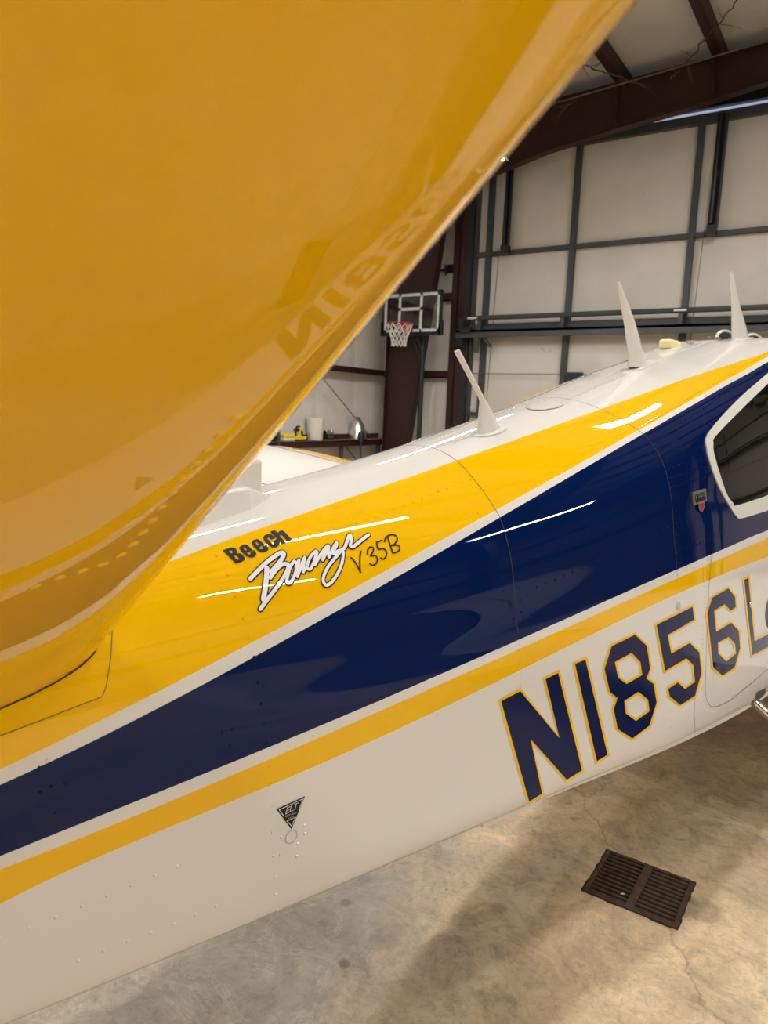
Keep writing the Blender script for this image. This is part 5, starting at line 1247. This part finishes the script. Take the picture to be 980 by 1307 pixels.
# white bucket
bk = on_shelf(1.221, 'bucket', 'white plastic bucket with ribbed rim standing on the red shelf', 'bucket')
m = MB(); m.lathe([(0.001, 0.0), (0.125, 0.0), (0.13, 0.01), (0.147, 0.30), (0.156, 0.30), (0.157, 0.325), (0.149, 0.327), (0.150, 0.345), (0.158, 0.347), (0.159, 0.372), (0.150, 0.376), (0.12, 0.370), (0.001, 0.368)], 32)
m.build('bucket_body', 'bucket_white', bk, smooth=True)
m = MB(); m.tube([(0.157 * math.cos(a), 0.157 * math.sin(a) , 0.30 - 0.13 * math.sin((a + 1.4) / 2.8 * PI)) for a in [-1.4 + 2.8 * k / 14 for k in range(15)]], 0.004, 6)
h_ = m.build('bucket_handle', 'lamp_housing', bk, smooth=True)
# spinner cone
cn = on_shelf(1.378, 'spinner_cone', 'shiny bare metal propeller spinner cone standing on the shelf', 'spinner')
m = MB(); m.lathe([(0.17, 0.0), (0.168, 0.03), (0.155, 0.12), (0.125, 0.22), (0.085, 0.31), (0.045, 0.375), (0.018, 0.398), (0.001, 0.402)], 32)
m.build('cone_shell', 'bare_aluminium', cn, smooth=True)
# glass jar
jr = on_shelf(1.275, 'glass_jar', 'small clear glass jar standing beside the white bucket', 'jar', depth=0.17)
m = MB(); m.lathe([(0.001, 0.003), (0.062, 0.003), (0.066, 0.02), (0.066, 0.12), (0.05, 0.155), (0.045, 0.17), (0.041, 0.17), (0.046, 0.152), (0.062, 0.118), (0.062, 0.02), (0.001, 0.010)], 24)
m.build('jar_body', 'jar_glass', jr, smooth=True)
MB().box((-0.09, -0.12, 0), (-0.03, -0.07, 0.13)).lathe([(0.025, 0.13), (0.03, 0.14), (0.001, 0.16)], 12, (-0.06, -0.095, 0)).build('jar_label', 'black_plastic', jr)
# yellow tool
tl = on_shelf(1.170, 'hand_drill', 'yellow and black hand power tool lying on the red shelf', 'power tool', depth=0.24)
m = MB()
m.prism([(-0.13, 0.02), (0.10, 0.02), (0.14, 0.045), (0.13, 0.075), (0.02, 0.07), (-0.02, 0.10), (-0.13, 0.06)], -0.05, 0.04, 'x')
m.prism([(-0.08, 0.09), (-0.03, 0.09), (0.03, 0.20), (-0.01, 0.225), (-0.05, 0.20)], -0.04, 0.03, 'x', 0)
bevel(m.build('tool_body', 'bright_yellow', tl), 0.008, 2)
m = MB()
m.tube([(0, -0.10, 0.08), (0, -0.11, 0.17), (0, -0.07, 0.235), (0, 0.0, 0.225), (0, 0.045, 0.15), (0, 0.07, 0.07)], 0.018, 8)
m.box((-0.045, -0.11, 0.155), (0.035, -0.05, 0.20)).box((-0.05, -0.14, 0.0), (0.04, 0.13, 0.022))
m.build('tool_grip', 'black_plastic', tl, smooth=True)
# sponge
sg_ = on_shelf(1.128, 'sponge_block', 'yellow topped white sponge block lying beside the power tool', 'sponge', depth=0.22)
bevel(MB().box((-0.07, -0.13, 0.0), (0.07, 0.13, 0.055)).build('sponge_base', 'sponge_white', sg_), 0.012, 2)
bevel(MB().box((-0.072, -0.132, 0.055), (0.072, 0.132, 0.115)).build('sponge_top', 'bright_yellow', sg_), 0.012, 2)
# green bag
gb = on_shelf(1.075, 'green_sack', 'dark green crumpled sack slumped on the shelf by a grey pipe', 'sack', depth=0.19)
def lump(name, parent, mt, rx, ry, rz, amp, seed, nu=22, nv=14):
    rnd = random.Random(seed)
    ph = [rnd.uniform(0, 6.28) for _ in range(6)]
    vs = []; fs = []
    for i in range(nv + 1):
        th = PI * i / nv
        for k in range(nu):
            a = 2 * PI * k / nu
            q = 1 + amp * (math.sin(3 * a + ph[0] + 2 * th) * 0.5 + math.sin(5 * a - 3 * th + ph[1]) * 0.3 + math.sin(4 * th + 2 * a + ph[2]) * 0.4)
            z = rz * math.cos(th) * q
            vs.append((rx * math.sin(th) * math.cos(a) * q, ry * math.sin(th) * math.sin(a) * q, max(0.0, z + rz * 0.85)))
    for i in range(nv):
        for k in range(nu):
            fs.append((i * nu + k, i * nu + (k + 1) % nu, (i + 1) * nu + (k + 1) % nu, (i + 1) * nu + k))
    m = MB(); m.add(vs, fs)
    return m.build(name, mt, parent, smooth=True)
lump('sack_body', gb, 'dark_green', 0.12, 0.17, 0.15, 0.16, 3)
MB().tube([(0.02, 0.0, 0.25), (0.03, 0.02, 0.31), (0.05, 0.05, 0.29)], [0.04, 0.022, 0.03], 8).build('sack_neck', 'dark_green', gb, smooth=True)
pp = thing('wall_pipe', 'thin grey upright pipe standing at the near shelf end', 'pipe', (XL + 0.42, -(XL + 0.42) * 1.105, 0))
m = MB(); m.tube([(0, 0, 0.02), (0, 0, 1.36)], 0.02, 8); m.tube([(0, 0, 0.0), (0, 0, 0.03)], 0.05, 10); m.box((-0.34, -0.015, 1.18), (0.0, 0.015, 1.2))
m.build('pipe_body', 'grey_steel', pp, smooth=True)
yb = thing('yellow_case', 'rounded bright yellow plastic case on a stand by the left wall', 'case', (-5.75, 5.75, 0))
bevel(MB().box((-0.19, -0.17, 1.08), (0.19, 0.17, 1.27)).build('case_shell', 'bright_yellow', yb), 0.075, 4)
m = MB()
m.box((-0.22, -0.2, 1.045), (0.22, 0.2, 1.08))
for a in (-0.19, 0.19):
    for b in (-0.17, 0.17): m.box((a - 0.02, b - 0.02, 0), (a + 0.02, b + 0.02, 1.045))
m.build('case_stand', 'grey_steel', yb)
# long handled tool leaning on the shelf
lt = thing('long_handled_tool', 'long grey shaft with a black grip leaning before the metal cone', 'tool', (XL + 0.47, -(XL + 0.47) * 1.392, 0))
m = MB(); m.tube([(0.05, 0, 0.0), (0.0, 0, 1.0)], 0.016, 8)
m.build('shaft', 'grey_steel', lt, smooth=True)
m = MB(); m.lathe([(0.02, 0.95), (0.05, 0.97), (0.055, 1.08), (0.05, 1.13), (0.03, 1.165), (0.001, 1.175)], 14); m.build('grip', 'black_plastic', lt, smooth=True)
# red valve at the far shelf end
rvv = on_shelf(1.505, 'red_valve', 'small red knob hanging below the far shelf end', 'knob', depth=0.36)
rvv.location.z = 0.86
m = MB(); m.lathe([(0.001, -0.05), (0.04, -0.045), (0.055, 0.0), (0.04, 0.045), (0.001, 0.05)], 14); m.build('knob_body', 'rim_red', rvv, smooth=True)
MB().tube([(0, 0, 0.04), (-0.02, 0, 0.13), (-0.02, -0.08, 0.15)], 0.012, 6).build('knob_stem', 'grey_steel', rvv)
# brace cable on the left wall
MBc = MB().tube([(XL + 0.24, 9.55, 2.15), (XL + 0.24, 11.2, 1.02)], 0.008, 6).build('wall_cable', 'wire')
MBc['label'] = 'thin diagonal brace cable crossing the left wall above the shelf'; MBc['category'] = 'cable'
# pipe tee on the front wall
te = thing('wall_hook', 'small dark pipe tee sticking out of the front wall by the red jamb', 'hook', (-6.66, YF - 0.03, 4.12))
m = MB(); m.tube([(-0.22, -0.08, 0), (0.16, -0.08, 0)], 0.025, 8); m.tube([(-0.03, 0, 0.06), (-0.03, -0.08, 0.06), (-0.03, -0.08, -0.10)], 0.02, 8); m.box((-0.1, -0.02, -0.05), (0.06, 0.03, 0.10))
m.build('tee', 'dark_steel', te, smooth=True)

# ceiling strip lights: white trough, two tubes, hanging rods
def strip_light(i, x, y, z, L, pw, label):
    t = thing('strip_light', label, 'lamp', (x, y, z), 0, 'hanging strip lights')
    m = MB()
    m.prism([(-0.11, 0.0), (-0.05, 0.075), (0.05, 0.075), (0.11, 0.0), (0.10, -0.004), (0.045, 0.055), (-0.045, 0.055), (-0.10, -0.004)], -L / 2, L / 2, 'y')
    m.build('lamp_housing', 'lamp_housing', t)
    for s in (-0.045, 0.045):
        MB().tube([(s, -L / 2 + 0.03, 0.015), (s, L / 2 - 0.03, 0.015)], 0.017, 10).build('lamp_tube', 'lamp_tube_dim' if pw < 0.7 else ('lamp_tube' if pw < 1.2 else 'lamp_tube_bright'), t, smooth=True)
    hgt = roof_z(x) + 0.19 - z
    for s in (-L * 0.35, L * 0.35):
        MB().tube([(0, s, 0.07), (0, s, hgt)], 0.006, 5).build('hanging_rod', 'wire', t)
    ld = bpy.data.lights.new('strip_lamp', 'AREA')
    ld.shape = 'RECTANGLE'; ld.size = 0.14; ld.size_y = L - 0.1
    ld.energy = TUBE_POWER * pw; ld.color = (1.0, 0.955, 0.90)
    lo = bpy.data.objects.new('strip_lamp', ld); COL.objects.link(lo); lo.parent = t; lo.location = (0, 0, -0.012)
SIDE = {-4.0: 'above the left side', -6.3: 'out of view, added to brighten the left wall', -0.45: 'over the airplane', 6.4: 'along the right side', 1.5: 'right of the airplane'}
ORD = {}
NTH = ['first', 'second', 'third', 'fourth', 'fifth']
for i, (x, y, z, L, pw) in enumerate(STRIPS):
    k = ORD.get(x, 0); ORD[x] = k + 1
    strip_light(i, x, y, z, L, pw, '%s white strip light from the hangar door, hung %s' % (NTH[k], SIDE.get(x, 'overhead')))

# wires and dead vines under the roof
def at_dir(rx, rz, y): return (rx * y, y, CAM_H + rz * y)
w1 = MB().tube([(-7.6, 10.2, 5.72), (-4.0, 10.2, 5.94), (2.0, 10.2, 6.42)], 0.011, 6).build('brace_rod', 'wire')
w1['label'] = 'long thin steel rod crossing below the purlins'; w1['category'] = 'rod'
def vine(name, pts, label, twigs, seed):
    rnd = random.Random(seed)
    m = MB()
    P = [Vector(p) for p in pts]
    sm = []
    for a, b in zip(P[:-1], P[1:]):
        for k in range(5): sm.append(a + (b - a) * k / 5 + Vector((rnd.uniform(-.02, .02), rnd.uniform(-.02, .02), rnd.uniform(-.02, .02))))
    sm.append(P[-1])
    m.tube(sm, 0.009, 5)
    for _ in range(twigs):
        a = rnd.choice(sm)
        d = Vector((rnd.uniform(-1, 1), rnd.uniform(-.3, .3), rnd.uniform(-1, .6))).normalized()
        m.tube([a, a + d * 0.12 + Vector((0, 0, -.02)), a + d * 0.24 + Vector((0.03, 0, -.07))], [0.005, 0.004, 0.002], 4)
    o = m.build(name, 'twig', None)
    o['label'] = label; o['category'] = 'vine'
V = D['VINE']
vine('dead_vine', V[0], 'bare dead vine slanting across the second purlin', 9, 1)
vine('dead_vine', V[1], 'bare dead vine dangling from the rafter near the yellow tail', 12, 2)
vine('dead_vine', V[2], 'short curled dry vine at the rafter beside the tail edge', 7, 5)
